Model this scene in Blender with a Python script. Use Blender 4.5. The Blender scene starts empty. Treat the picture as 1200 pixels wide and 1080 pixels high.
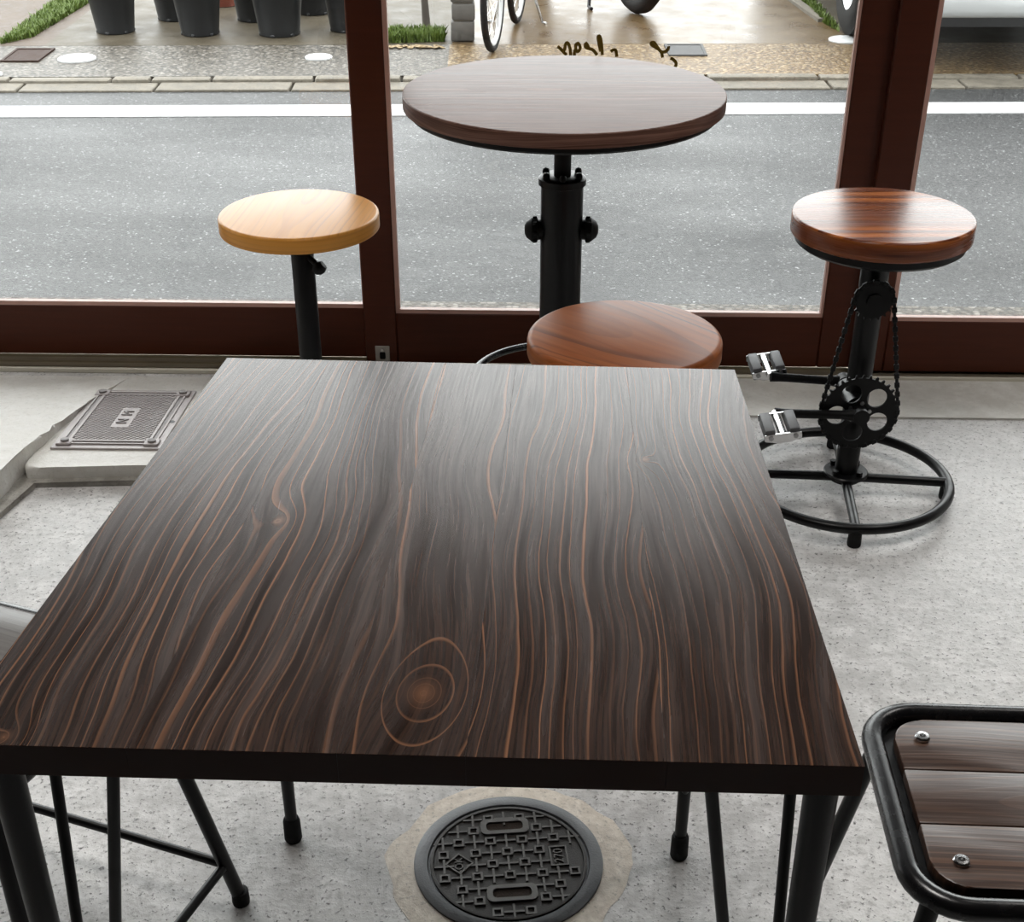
import bpy, bmesh, math, random
from math import sin, cos, tan, atan, pi, radians as R, sqrt
from mathutils import Vector, Matrix, Euler, noise as mnoise

random.seed(7)
C = bpy.context.scene.collection
SC = bpy.context.scene

# ------------------------------------------------------------------ camera
F_PX, CX, CY, PITCH, HC = 1600.0, 600.0, 650.0, R(32.0), 1.36
cam_d = bpy.data.cameras.new('camera')
cam = bpy.data.objects.new('camera', cam_d)
C.objects.link(cam)
cam.location = (0, 0, HC)
cam.rotation_euler = (pi / 2 - PITCH, 0, 0)
cam_d.sensor_fit = 'HORIZONTAL'
cam_d.sensor_width = 36.0
cam_d.lens = 36.0 * F_PX / 1200.0
cam_d.shift_x = 0.0
cam_d.shift_y = (CY - 540.0) / 1200.0
cam_d.clip_start = 0.02
cam_d.clip_end = 200
SC.camera = cam

# ------------------------------------------------------------------ sky, light, exposure
SC.view_settings.view_transform = 'Standard'
SC.view_settings.look = 'None'
SC.view_settings.gamma = 1.0
SC.view_settings.use_curve_mapping = False
SC.view_settings.exposure = 0.0
SKY = 6.6
FILL = 7.5
world = bpy.data.worlds.new('overcast_sky')
SC.world = world
world.use_nodes = True
wn, wl = world.node_tree.nodes, world.node_tree.links
wn.clear()
w_out = wn.new('ShaderNodeOutputWorld')
w_bg = wn.new('ShaderNodeBackground')
w_tc = wn.new('ShaderNodeTexCoord')
w_sep = wn.new('ShaderNodeSeparateXYZ')
w_ramp = wn.new('ShaderNodeValToRGB')
wl.new(w_tc.outputs['Generated'], w_sep.inputs[0])
wl.new(w_sep.outputs['Z'], w_ramp.inputs[0])
wl.new(w_ramp.outputs[0], w_bg.inputs['Color'])
wl.new(w_bg.outputs[0], w_out.inputs['Surface'])
w_ramp.color_ramp.elements[0].position = 0.0          # overcast sky: brightest overhead
w_ramp.color_ramp.elements[0].color = (0.82, 0.83, 0.83, 1)
w_ramp.color_ramp.elements[1].position = 1.0
w_ramp.color_ramp.elements[1].color = (1.0, 1.0, 1.01, 1)
w_bg.inputs['Strength'].default_value = SKY

def area_light(name, loc, size, power, rot=(0, 0, 0), color=(1, 1, 1), size_y=None):
    d = bpy.data.lights.new(name, 'AREA')
    d.energy = power
    d.color = color
    d.size = size
    if size_y:
        d.shape = 'RECTANGLE'
        d.size_y = size_y
    o = bpy.data.objects.new(name, d)
    C.objects.link(o)
    o.location = loc
    o.rotation_euler = rot
    return o

FILL_SPOTS = ((-1.7, 2.2), (0.0, 1.25), (1.6, 2.1))  # fill lights added to brighten the interior, no such lamps in view
for _x, _y in FILL_SPOTS:
    _l = area_light('fill_light', (_x, _y, 2.44), 0.5, FILL, color=(1.0, 0.96, 0.92))
    _l.data.spread = R(110)

# ------------------------------------------------------------------ view geometry helpers
def ray(u, v):
    a, b = (u - CX) / F_PX, (v - CY) / F_PX
    return Vector((a, cos(PITCH) - b * sin(PITCH), -sin(PITCH) - b * cos(PITCH)))

def at_z(u, v, z=0.0):
    d = ray(u, v)
    t = (z - HC) / d.z
    return Vector((d.x * t, d.y * t, z))

def at_y(u, v, y):
    d = ray(u, v)
    t = y / d.y
    return Vector((d.x * t, y, HC + d.z * t))

WALL_YAW = R(-1.5)
def wall_sz(u, v, y0):
    """distance along the window wall and height of the point seen at u, v"""
    d = ray(u, v)
    n = Vector((sin(-WALL_YAW), cos(WALL_YAW), 0))
    t = (n.y * y0) / (d.x * n.x + d.y * n.y)
    p = Vector((0, 0, HC)) + d * t
    s = (p.x * cos(WALL_YAW) + (p.y - y0) * sin(WALL_YAW))
    return s, p.z

# ------------------------------------------------------------------ node material helpers
class N:
    def __init__(self, name):
        self.m = bpy.data.materials.new(name)
        self.m.use_nodes = True
        self.t = self.m.node_tree
        self.t.nodes.clear()
        self.out = self.t.nodes.new('ShaderNodeOutputMaterial')
    def n(self, typ, **kw):
        nd = self.t.nodes.new(typ)
        for k, v in kw.items():
            setattr(nd, k, v)
        return nd
    def link(self, a, b):
        self.t.links.new(a, b)
    def put(self, sock, v):
        if isinstance(v, bpy.types.NodeSocket):
            self.link(v, sock)
        elif isinstance(v, (tuple, list)):
            if len(v) == 3 and len(sock.default_value) == 4:
                v = (*v, 1)
            sock.default_value = v
        else:
            sock.default_value = v
    def math(self, op, a, b=None, c=None, clamp=False):
        nd = self.n('ShaderNodeMath', operation=op, use_clamp=clamp)
        self.put(nd.inputs[0], a)
        if b is not None: self.put(nd.inputs[1], b)
        if c is not None: self.put(nd.inputs[2], c)
        return nd.outputs[0]
    def mix(self, f, a, b, typ='MIX'):
        nd = self.n('ShaderNodeMix', data_type='RGBA', blend_type=typ)
        self.put(nd.inputs[0], f)
        self.put(nd.inputs[6], a)
        self.put(nd.inputs[7], b)
        return nd.outputs[2]
    def noise(self, vec, scale, detail=3, rough=0.55, dist=0.0):
        nd = self.n('ShaderNodeTexNoise')
        self.put(nd.inputs['Vector'], vec)
        nd.inputs['Scale'].default_value = scale
        nd.inputs['Detail'].default_value = detail
        nd.inputs['Roughness'].default_value = rough
        nd.inputs['Distortion'].default_value = dist
        return nd.outputs[0]
    def voro(self, vec, scale, feature='F1', out='Distance', rnd=1.0):
        nd = self.n('ShaderNodeTexVoronoi', feature=feature)
        self.put(nd.inputs['Vector'], vec)
        nd.inputs['Scale'].default_value = scale
        nd.inputs['Randomness'].default_value = rnd
        return nd.outputs[out]
    def maprange(self, v, a, b, c=0.0, d=1.0, smooth=False):
        nd = self.n('ShaderNodeMapRange')
        nd.clamp = True
        if smooth: nd.interpolation_type = 'SMOOTHSTEP'
        self.put(nd.inputs[0], v)
        for i, x in enumerate((a, b, c, d)):
            self.put(nd.inputs[1 + i], x)
        return nd.outputs[0]
    def coords(self, kind='Object'):
        return self.n('ShaderNodeTexCoord').outputs[kind]
    def scale(self, vec, s):
        nd = self.n('ShaderNodeVectorMath', operation='MULTIPLY')
        self.put(nd.inputs[0], vec)
        self.put(nd.inputs[1], s)
        return nd.outputs[0]
    def add(self, vec, s):
        nd = self.n('ShaderNodeVectorMath', operation='ADD')
        self.put(nd.inputs[0], vec)
        self.put(nd.inputs[1], s)
        return nd.outputs[0]
    def xyz(self, vec):
        nd = self.n('ShaderNodeSeparateXYZ')
        self.link(vec, nd.inputs[0])
        return nd.outputs
    def comb(self, x, y, z):
        nd = self.n('ShaderNodeCombineXYZ')
        for i, v in enumerate((x, y, z)):
            self.put(nd.inputs[i], v)
        return nd.outputs[0]
    def bump(self, h, strength, dist=0.001):
        nd = self.n('ShaderNodeBump')
        nd.inputs['Strength'].default_value = strength
        nd.inputs['Distance'].default_value = dist
        self.put(nd.inputs['Height'], h)
        return nd.outputs[0]
    def bsdf(self, color, rough=0.5, metal=0.0, spec=0.5, normal=None, coat=0.0, coat_rough=0.1, ior=1.5):
        b = self.n('ShaderNodeBsdfPrincipled')
        self.put(b.inputs['Base Color'], color)
        self.put(b.inputs['Roughness'], rough)
        self.put(b.inputs['Metallic'], metal)
        self.put(b.inputs['Specular IOR Level'], spec)
        b.inputs['IOR'].default_value = ior
        if coat:
            self.put(b.inputs['Coat Weight'], coat)
            self.put(b.inputs['Coat Roughness'], coat_rough)
        if normal is not None:
            self.link(normal, b.inputs['Normal'])
        self.link(b.outputs[0], self.out.inputs['Surface'])
        return self.m

def plain(name, color, rough=0.5, metal=0.0, vary=0.12, bump=0.0, nscale=40, spec=0.5):
    s = N(name)
    v = s.coords()
    nz = s.noise(v, nscale, 4)
    lo = tuple(c * (1 - vary) for c in color)
    hi = tuple(min(1, c * (1 + vary)) for c in color)
    col = s.mix(nz, lo, hi)
    nrm = s.bump(s.noise(v, nscale * 6, 3), bump, 0.001) if bump else None
    rg = s.maprange(nz, 0.3, 0.7, rough * 0.85, min(1, rough * 1.15))
    return s.bsdf(col, rg, metal, spec, nrm)

def wood(name, base, dark, line, ring=0.0075, depth=0.03, wob=0.02, line_w=0.35, rough=0.35, coords='UV', angle=0.0,
         knots=(), bump=0.25, coat=0.0, coat_rough=0.15, line_amt=0.8, spread=1.0, spec=0.5, fleck=0.4, vwob=1.6):
    """flat sawn timber: growth rings cut at a shallow angle; u across the grain, v along it (metres)"""
    s = N(name)
    vec = s.coords(coords)
    if angle:
        m = s.n('ShaderNodeMapping')
        m.inputs['Rotation'].default_value = (0, 0, angle)
        s.link(vec, m.inputs['Vector'])
        vec = m.outputs[0]
    o = s.xyz(vec)
    rnd = s.n('ShaderNodeObjectInfo').outputs['Random']
    u, v = o[0], o[1]
    seed = s.math('MULTIPLY', rnd, 37.0)
    # low frequency sway of the grain
    sway = s.noise(s.comb(s.math('MULTIPLY', u, 3.0 * spread), s.math('MULTIPLY', v, vwob), seed), 1.0, 2)
    sway2 = s.noise(s.comb(s.math('MULTIPLY', u, 14.0), s.math('MULTIPLY', v, 3.5), seed), 1.0, 3)
    uu = s.math('ADD', u, s.math('MULTIPLY', s.math('SUBTRACT', sway, 0.5), wob * 4))
    uu = s.math('ADD', uu, s.math('MULTIPLY', s.math('SUBTRACT', sway2, 0.5), wob * 0.45))
    dd = s.math('ADD', depth * 0.3, s.math('MULTIPLY', s.noise(s.comb(seed, s.math('MULTIPLY', v, 2.2), 3.3), 1.0, 1), depth * 1.6))
    r = s.math('SQRT', s.math('ADD', s.math('MULTIPLY', uu, uu), s.math('MULTIPLY', dd, dd)))
    kcore = 0.0
    for (ku, kv, kr, amp) in knots:
        du = s.math('DIVIDE', s.math('SUBTRACT', u, ku), kr)
        dv = s.math('DIVIDE', s.math('SUBTRACT', v, kv), kr * 1.5)
        q = s.math('ADD', s.math('MULTIPLY', du, du), s.math('MULTIPLY', dv, dv))
        e = s.math('POWER', 2.718, s.math('MULTIPLY', s.math('SQRT', q), -1.3))
        r = s.math('ADD', r, s.math('MULTIPLY', e, amp))
        kcore = s.math('MAXIMUM', kcore, s.math('POWER', 2.718, s.math('MULTIPLY', q, -14.0)))
    jig = s.noise(s.comb(s.math('MULTIPLY', r, 0.38 / ring), seed, 7.7), 1.0, 2)
    r = s.math('ADD', r, s.math('MULTIPLY', jig, ring * 3.4))
    t = s.math('FRACT', s.math('DIVIDE', r, ring))
    pulse = s.math('MULTIPLY', s.maprange(t, 1 - line_w, 0.94, 0, 1, True), s.maprange(t, 0.955, 1.0, 1, 0, True))
    ringid = s.math('FLOOR', s.math('DIVIDE', r, ring))
    rv = s.n('ShaderNodeTexWhiteNoise', noise_dimensions='2D')
    s.link(s.comb(ringid, seed, 0), rv.inputs['Vector'])
    vary = s.maprange(s.noise(s.comb(s.math('MULTIPLY', u, 9), s.math('MULTIPLY', v, 2.5), seed), 1.0, 2), 0.28, 0.6, 0.2, 1.0)
    amt = s.math('MULTIPLY', s.math('MULTIPLY', pulse, s.math('MULTIPLY', vary, line_amt)), s.maprange(rv.outputs[0], 0.05, 0.9, 0.25, 1.15))
    fib = s.noise(s.comb(s.math('MULTIPLY', uu, 420), s.math('MULTIPLY', v, 9), seed), 1.0, 3, 0.6)
    fib2 = s.noise(s.comb(s.math('MULTIPLY', uu, 75), s.math('MULTIPLY', v, 3), seed), 1.0, 3, 0.6)
    col = s.mix(s.maprange(fib2, 0.25, 0.75), dark, base)
    col = s.mix(s.math('MULTIPLY', s.maprange(fib, 0.45, 0.75), fleck), col, line)
    col = s.mix(amt, col, line)
    if knots:
        col = s.mix(s.math('MULTIPLY', kcore, 0.4), col, line)
    hgt = s.math('ADD', s.math('MULTIPLY', fib, 0.6), s.math('MULTIPLY', pulse, 0.15))
    nrm = s.bump(hgt, bump, 0.0006)
    rg = s.math('ADD', rough, s.math('MULTIPLY', s.math('SUBTRACT', fib2, 0.5), 0.22))
    sp = s.math('MULTIPLY', s.maprange(fib2, 0.3, 0.7, 0.75, 1.15), s.math('MULTIPLY', s.maprange(fib, 0.3, 0.7, 0.75, 1.25), spec))
    return s.bsdf(col, rg, 0, sp, nrm, coat, coat_rough)

M = {}
M['table_wood'] = wood('dark_stained_pine', (0.036, 0.0165, 0.0102), (0.0145, 0.0072, 0.0050), (0.30, 0.135, 0.068), ring=0.0105, depth=0.05,
                       wob=0.030, line_w=0.19, rough=0.25, spec=0.40, knots=((0.010, 0.072, 0.034, -0.055), (-0.15, 0.33, 0.020, 0.024), (-0.27, 0.02, 0.014, 0.03), (0.19, 0.45, 0.014, 0.02)),
                       bump=0.22, line_amt=1.0, fleck=0.14)
M['table_edge'] = plain('stained_end_grain', (0.030, 0.0095, 0.0055), 0.5, 0, 0.35, 0.2, 25, 0.25)
M['round_wood'] = wood('walnut_veneer', (0.21, 0.108, 0.078), (0.055, 0.022, 0.015), (0.34, 0.19, 0.14), ring=0.009, depth=0.05, wob=0.018,
                       line_w=0.5, rough=0.44, coords='UV', angle=pi / 2, bump=0.3, line_amt=0.6, spec=0.17)
M['maple'] = wood('varnished_maple', (0.80, 0.37, 0.075), (0.72, 0.31, 0.055), (0.42, 0.16, 0.035), ring=0.013, depth=0.05, wob=0.005, line_w=0.5,
                  rough=0.32, coords='UV', angle=0.12, bump=0.05, line_amt=0.45, fleck=0.12, spec=0.24)
M['cherry'] = wood('varnished_cherry', (0.38, 0.115, 0.026), (0.27, 0.073, 0.015), (0.085, 0.022, 0.007), ring=0.017, depth=0.08, wob=0.02, line_w=0.6,
                   rough=0.36, coords='UV', angle=-0.85, bump=0.08, line_amt=1.2, fleck=0.25, spec=0.14)
M['rosewood'] = wood('varnished_rosewood', (0.26, 0.062, 0.016), (0.040, 0.010, 0.006), (0.62, 0.19, 0.04), ring=0.030, depth=0.06, wob=0.015, line_w=0.75,
                     rough=0.27, coords='UV', angle=pi / 2 - 0.04, bump=0.08, line_amt=1.0, fleck=0.15, spec=0.45)
M['bench_wood'] = wood('worn_dark_planks', (0.075, 0.040, 0.026), (0.035, 0.018, 0.013), (0.15, 0.08, 0.05), ring=0.007, depth=0.03, wob=0.012,
                       line_w=0.5, rough=0.34, coords='Object', angle=pi / 2, bump=0.45, line_amt=0.7)
M['grey_bench_wood'] = wood('weathered_grey_planks', (0.1680, 0.1540, 0.1400), (0.1120, 0.1015, 0.0945), (0.0700, 0.0595, 0.0525), ring=0.009, depth=0.03, wob=0.014,
                            line_w=0.4, rough=0.4, coords='Object', angle=pi / 2, bump=0.4, line_amt=0.5)
M['black'] = plain('black_painted_steel', (0.0035, 0.0035, 0.004), 0.36, 0.0, 0.2, 0.08, 60, 0.3)
M['black_matt'] = plain('matt_black_iron', (0.003, 0.003, 0.0033), 0.5, 0.0, 0.2, 0.12, 70, 0.25)
M['rubber'] = plain('black_rubber', (0.005, 0.005, 0.005), 0.75, 0, 0.2, 0.2, 80, 0.3)
M['pedal_rubber'] = plain('grey_pedal_rubber', (0.12, 0.12, 0.125), 0.6, 0, 0.2, 0.3, 80)
M['chrome'] = plain('bright_steel', (0.62, 0.62, 0.62), 0.22, 1.0, 0.08, 0.0, 60)
M['dull_steel'] = plain('dull_steel', (0.35, 0.35, 0.35), 0.4, 1.0, 0.15, 0.1, 60)
M['plate_light'] = plain('satin_plate', (0.42, 0.40, 0.37), 0.4, 0.2, 0.1, 0.0, 60)
M['black_gloss'] = plain('black_powder_coat', (0.006, 0.006, 0.007), 0.26, 0.0, 0.15, 0.0, 60, 0.55)
M['plate_grey'] = plain('grey_galvanised', (0.20, 0.20, 0.20), 0.45, 0.6, 0.15, 0.1, 60)

def frame_wood():
    s = N('reddish_brown_joinery')
    v = s.coords()
    g = s.noise(s.scale(v, (6, 90, 90)), 1.0, 3)
    col = s.mix(g, (0.062, 0.0145, 0.0062), (0.098, 0.0235, 0.0100))
    return s.bsdf(col, 0.42, 0, 0.25, s.bump(g, 0.08, 0.0006))
M['frame'] = frame_wood()
M['bead'] = plain('lit_edge_bead', (0.6000, 0.3500, 0.2850), 0.35, 0, 0.1, 0, 30)  # pale pink paints in the daylight catching the frame's inner edges
M['track_lip'] = plain('pale_aluminium', (0.62, 0.59, 0.50), 0.4, 0.2, 0.1, 0, 30)
M['track'] = plain('bronze_track', (0.34, 0.30, 0.22), 0.38, 0.7, 0.15, 0.05, 30)

def glass_mat():
    s = N('window_glass')
    tr = s.n('ShaderNodeBsdfTransparent')
    tr.inputs[0].default_value = (0.96, 0.975, 0.97, 1)
    gl = s.n('ShaderNodeBsdfGlossy')
    gl.inputs['Roughness'].default_value = 0.01
    fr = s.n('ShaderNodeFresnel')
    fr.inputs['IOR'].default_value = 1.45
    mx = s.n('ShaderNodeMixShader')
    s.link(fr.outputs[0], mx.inputs[0])
    s.link(tr.outputs[0], mx.inputs[1])
    s.link(gl.outputs[0], mx.inputs[2])
    s.link(mx.outputs[0], s.out.inputs['Surface'])
    return s.m
M['glass'] = glass_mat()

def concrete(name, base, dark, light, speck, speck_scale=140, speck_amt=0.5, rough=0.45, bump=0.4, blotch=2.2, fine=60, spec=0.5, grain=0.45):
    s = N(name)
    v = s.coords()
    big = s.noise(v, blotch, 4, 0.6, 0.4)
    mid = s.noise(v, blotch * 7, 5, 0.65)
    fin = s.noise(v, fine, 5, 0.7)
    spk = s.noise(v, speck_scale, 3, 0.7)
    col = s.mix(s.maprange(big, 0.32, 0.68), dark, base)
    col = s.mix(s.maprange(mid, 0.42, 0.72), col, light)
    col = s.mix(s.math('MULTIPLY', s.maprange(fin, 0.50, 0.66), grain), col, dark)
    col = s.mix(s.math('MULTIPLY', s.maprange(spk, 0.58, 0.66), speck_amt), col, speck)
    h = s.math('ADD', s.math('MULTIPLY', fin, 1.0), s.math('MULTIPLY', spk, 0.5))
    rg = s.maprange(mid, 0.35, 0.7, rough * 0.8, rough * 1.25)
    return s.bsdf(col, rg, 0, spec, s.bump(h, bump, 0.002))
M['floor'] = concrete('trowelled_concrete', (0.64, 0.63, 0.615), (0.43, 0.42, 0.41), (0.80, 0.79, 0.78), (0.12, 0.115, 0.11), 125, 1.0, 0.42, 0.6, 2.6, 62, 0.45, 1.0)
M['sill_concrete'] = concrete('smooth_concrete', (0.70, 0.69, 0.64), (0.56, 0.54, 0.49), (0.78, 0.77, 0.73), (0.3, 0.29, 0.27), 90, 0.15, 0.5, 0.2)
M['slab_concrete'] = concrete('pale_concrete', (0.76, 0.745, 0.70), (0.63, 0.61, 0.56), (0.82, 0.81, 0.78), (0.35, 0.34, 0.31), 120, 0.2, 0.5, 0.5)
M['rough_concrete'] = concrete('rough_broken_concrete', (0.36, 0.34, 0.30), (0.22, 0.21, 0.185), (0.5, 0.48, 0.44), (0.12, 0.11, 0.1), 90, 0.5, 0.7, 0.9)
M['collar'] = concrete('mortar_collar', (0.7616, 0.6832, 0.5824), (0.5600, 0.4928, 0.4144), (0.8736, 0.8064, 0.7168), (0.2464, 0.2240, 0.1904), 150, 0.5, 0.6, 0.6, 8)
M['kerb'] = concrete('kerb_concrete', (0.1440, 0.1299, 0.1046), (0.0972, 0.0878, 0.0709), (0.1872, 0.1685, 0.1384), (0.0576, 0.0527, 0.0439), 60, 0.5, 0.6, 0.4, spec=0.12)
M['forecourt'] = concrete('wet_tan_concrete', (0.0856, 0.0558, 0.0260), (0.0570, 0.0359, 0.0164), (0.1055, 0.0744, 0.0384), (0.0342, 0.0223, 0.0115), 40, 0.2, 0.32, 0.15, 0.9, 20, spec=0.12)
M['forecourt_grey'] = concrete('grey_concrete', (0.0648, 0.0541, 0.0372), (0.0432, 0.0357, 0.0242), (0.0821, 0.0694, 0.0502), (0.0259, 0.0204, 0.0149), 40, 0.2, 0.5, 0.15, 0.9, 20, spec=0.12)
M['side_paving'] = concrete('brownish_paving', (0.0900, 0.0700, 0.0561), (0.0600, 0.0455, 0.0363), (0.1200, 0.0980, 0.0792), (0.0375, 0.0280, 0.0231), 50, 0.4, 0.6, 0.3, spec=0.12)
M['plaster'] = plain('brown_plaster', (0.10, 0.085, 0.07), 0.8, 0, 0.06, 0.1, 10)
M['ceiling'] = plain('ceiling_boards', (0.13, 0.10, 0.075), 0.85, 0, 0.05, 0.05, 10)

def asphalt():
    s = N('wet_asphalt')
    v = s.coords()
    ag = s.voro(v, 170)
    agc = s.n('ShaderNodeTexVoronoi')
    s.link(v, agc.inputs['Vector'])
    agc.inputs['Scale'].default_value = 170
    g = s.xyz(agc.outputs['Color'])[0]
    big = s.noise(s.scale(v, (0.5, 1.6, 1)), 1.2, 4)
    col = s.mix(g, (0.012, 0.0122, 0.0125), (0.062, 0.063, 0.063))
    col = s.mix(s.maprange(g, 0.965, 0.995), col, (0.24, 0.245, 0.245))
    col = s.mix(s.maprange(big, 0.35, 0.65), col, s.mix(0.35, col, (0.02, 0.02, 0.02)))
    rg = s.maprange(big, 0.3, 0.7, 0.42, 0.6)
    return s.bsdf(col, rg, 0, 0.22, s.bump(ag, 0.35, 0.002))
M['asphalt'] = asphalt()

def aggregate(name, a, b, c, gap):
    s = N(name)
    v = s.coords()
    d = s.voro(v, 62)
    vc = s.n('ShaderNodeTexVoronoi')
    s.link(v, vc.inputs['Vector'])
    vc.inputs['Scale'].default_value = 62
    g = s.xyz(vc.outputs['Color'])
    col = s.mix(g[0], a, b)
    col = s.mix(s.maprange(g[1], 0.7, 0.9), col, c)
    col = s.mix(s.maprange(d, 0.45, 0.75), col, gap)
    return s.bsdf(col, 0.5, 0, 0.2, s.bump(s.math('SUBTRACT', 1.0, d), 0.6, 0.005))
M['pebble_grey'] = aggregate('exposed_pebble_grey', (0.0490, 0.0420, 0.0330), (0.0950, 0.0840, 0.0686), (0.1584, 0.1456, 0.1267), (0.0288, 0.0252, 0.0198))
M['pebble_tan'] = aggregate('exposed_pebble_tan', (0.0955, 0.0587, 0.0244), (0.1529, 0.1040, 0.0489), (0.2370, 0.1811, 0.1055), (0.0573, 0.0353, 0.0154))
M['line_paint'] = plain('white_road_paint', (0.3510, 0.3555, 0.3555), 0.5, 0, 0.06, 0.2, 25)
M['white_enamel'] = plain('white_enamel', (0.4500, 0.4590, 0.4590), 0.35, 0, 0.04, 0, 25)
M['rust_plate'] = plain('rusty_plate', (0.0330, 0.0195, 0.0150), 0.65, 0.0, 0.3, 0.3, 40, 0.08)
M['steel_plate'] = plain('grey_cover_plate', (0.0825, 0.0825, 0.0825), 0.65, 0.0, 0.15, 0.2, 60, 0.08)
M['pot'] = plain('charcoal_plastic', (0.0110, 0.0120, 0.0135), 0.42, 0, 0.12, 0.0, 14)
M['terracotta'] = plain('terracotta', (0.1800, 0.0450, 0.0250), 0.7, 0, 0.15, 0.1, 20)
M['soil'] = plain('potting_soil', (0.03, 0.02, 0.013), 0.95, 0, 0.4, 0.8, 60)
M['stone'] = plain('grey_stone', (0.0850, 0.0800, 0.0725), 0.75, 0, 0.45, 0.7, 22)
M['bark'] = plain('grey_bark', (0.0700, 0.0600, 0.0500), 0.85, 0, 0.4, 0.8, 50)
M['white_paint'] = plain('white_car_paint', (0.4000, 0.4100, 0.4100), 0.2, 0, 0.02, 0, 5)
M['car_black'] = plain('black_trim', (0.012, 0.012, 0.013), 0.45, 0, 0.1, 0, 20)
M['car_glass'] = plain('dark_car_glass', (0.01, 0.012, 0.013), 0.06, 0, 0.05, 0, 5)
M['silver'] = plain('silver_alloy', (0.5, 0.5, 0.51), 0.3, 0.9, 0.06, 0, 20)
M['bike_paint'] = plain('grey_bike_paint', (0.22, 0.22, 0.23), 0.3, 0.2, 0.1, 0, 20)
M['scooter_paint'] = plain('dark_scooter_paint', (0.03, 0.03, 0.035), 0.25, 0, 0.1, 0, 10)
M['gold'] = plain('gold_lettering', (0.20, 0.13, 0.012), 0.35, 0.3, 0.1, 0, 30)
M['iron'] = plain('cast_iron', (0.034, 0.031, 0.029), 0.5, 0.1, 0.25, 0.5, 90, 0.35)
M['iron_high'] = plain('polished_cast_iron', (0.088, 0.083, 0.078), 0.42, 0.2, 0.25, 0.3, 90, 0.5)
M['iron_ring'] = plain('worn_iron_rim', (0.075, 0.078, 0.083), 0.38, 0.3, 0.3, 0.4, 60, 0.6)
M['hatch'] = plain('plastic_hatch_grey', (0.4125, 0.3750, 0.3683), 0.45, 0.1, 0.12, 0.3, 60)
M['hatch_dark'] = plain('hatch_groove_grey', (0.2520, 0.2340, 0.2280), 0.5, 0.1, 0.12, 0.3, 60)
M['dirt'] = plain('slot_dirt', (0.035, 0.024, 0.018), 0.95, 0, 0.6, 0.8, 120)

def grass_mat():
    s = N('fresh_grass')
    v = s.coords()
    col = s.mix(s.noise(v, 30, 3), (0.045, 0.095, 0.010), (0.13, 0.17, 0.026))
    return s.bsdf(col, 0.55)
M['grass'] = grass_mat()
M['dry_leaf'] = plain('dry_leaves', (0.2100, 0.1500, 0.0750), 0.7, 0, 0.3, 0, 30)

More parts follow.
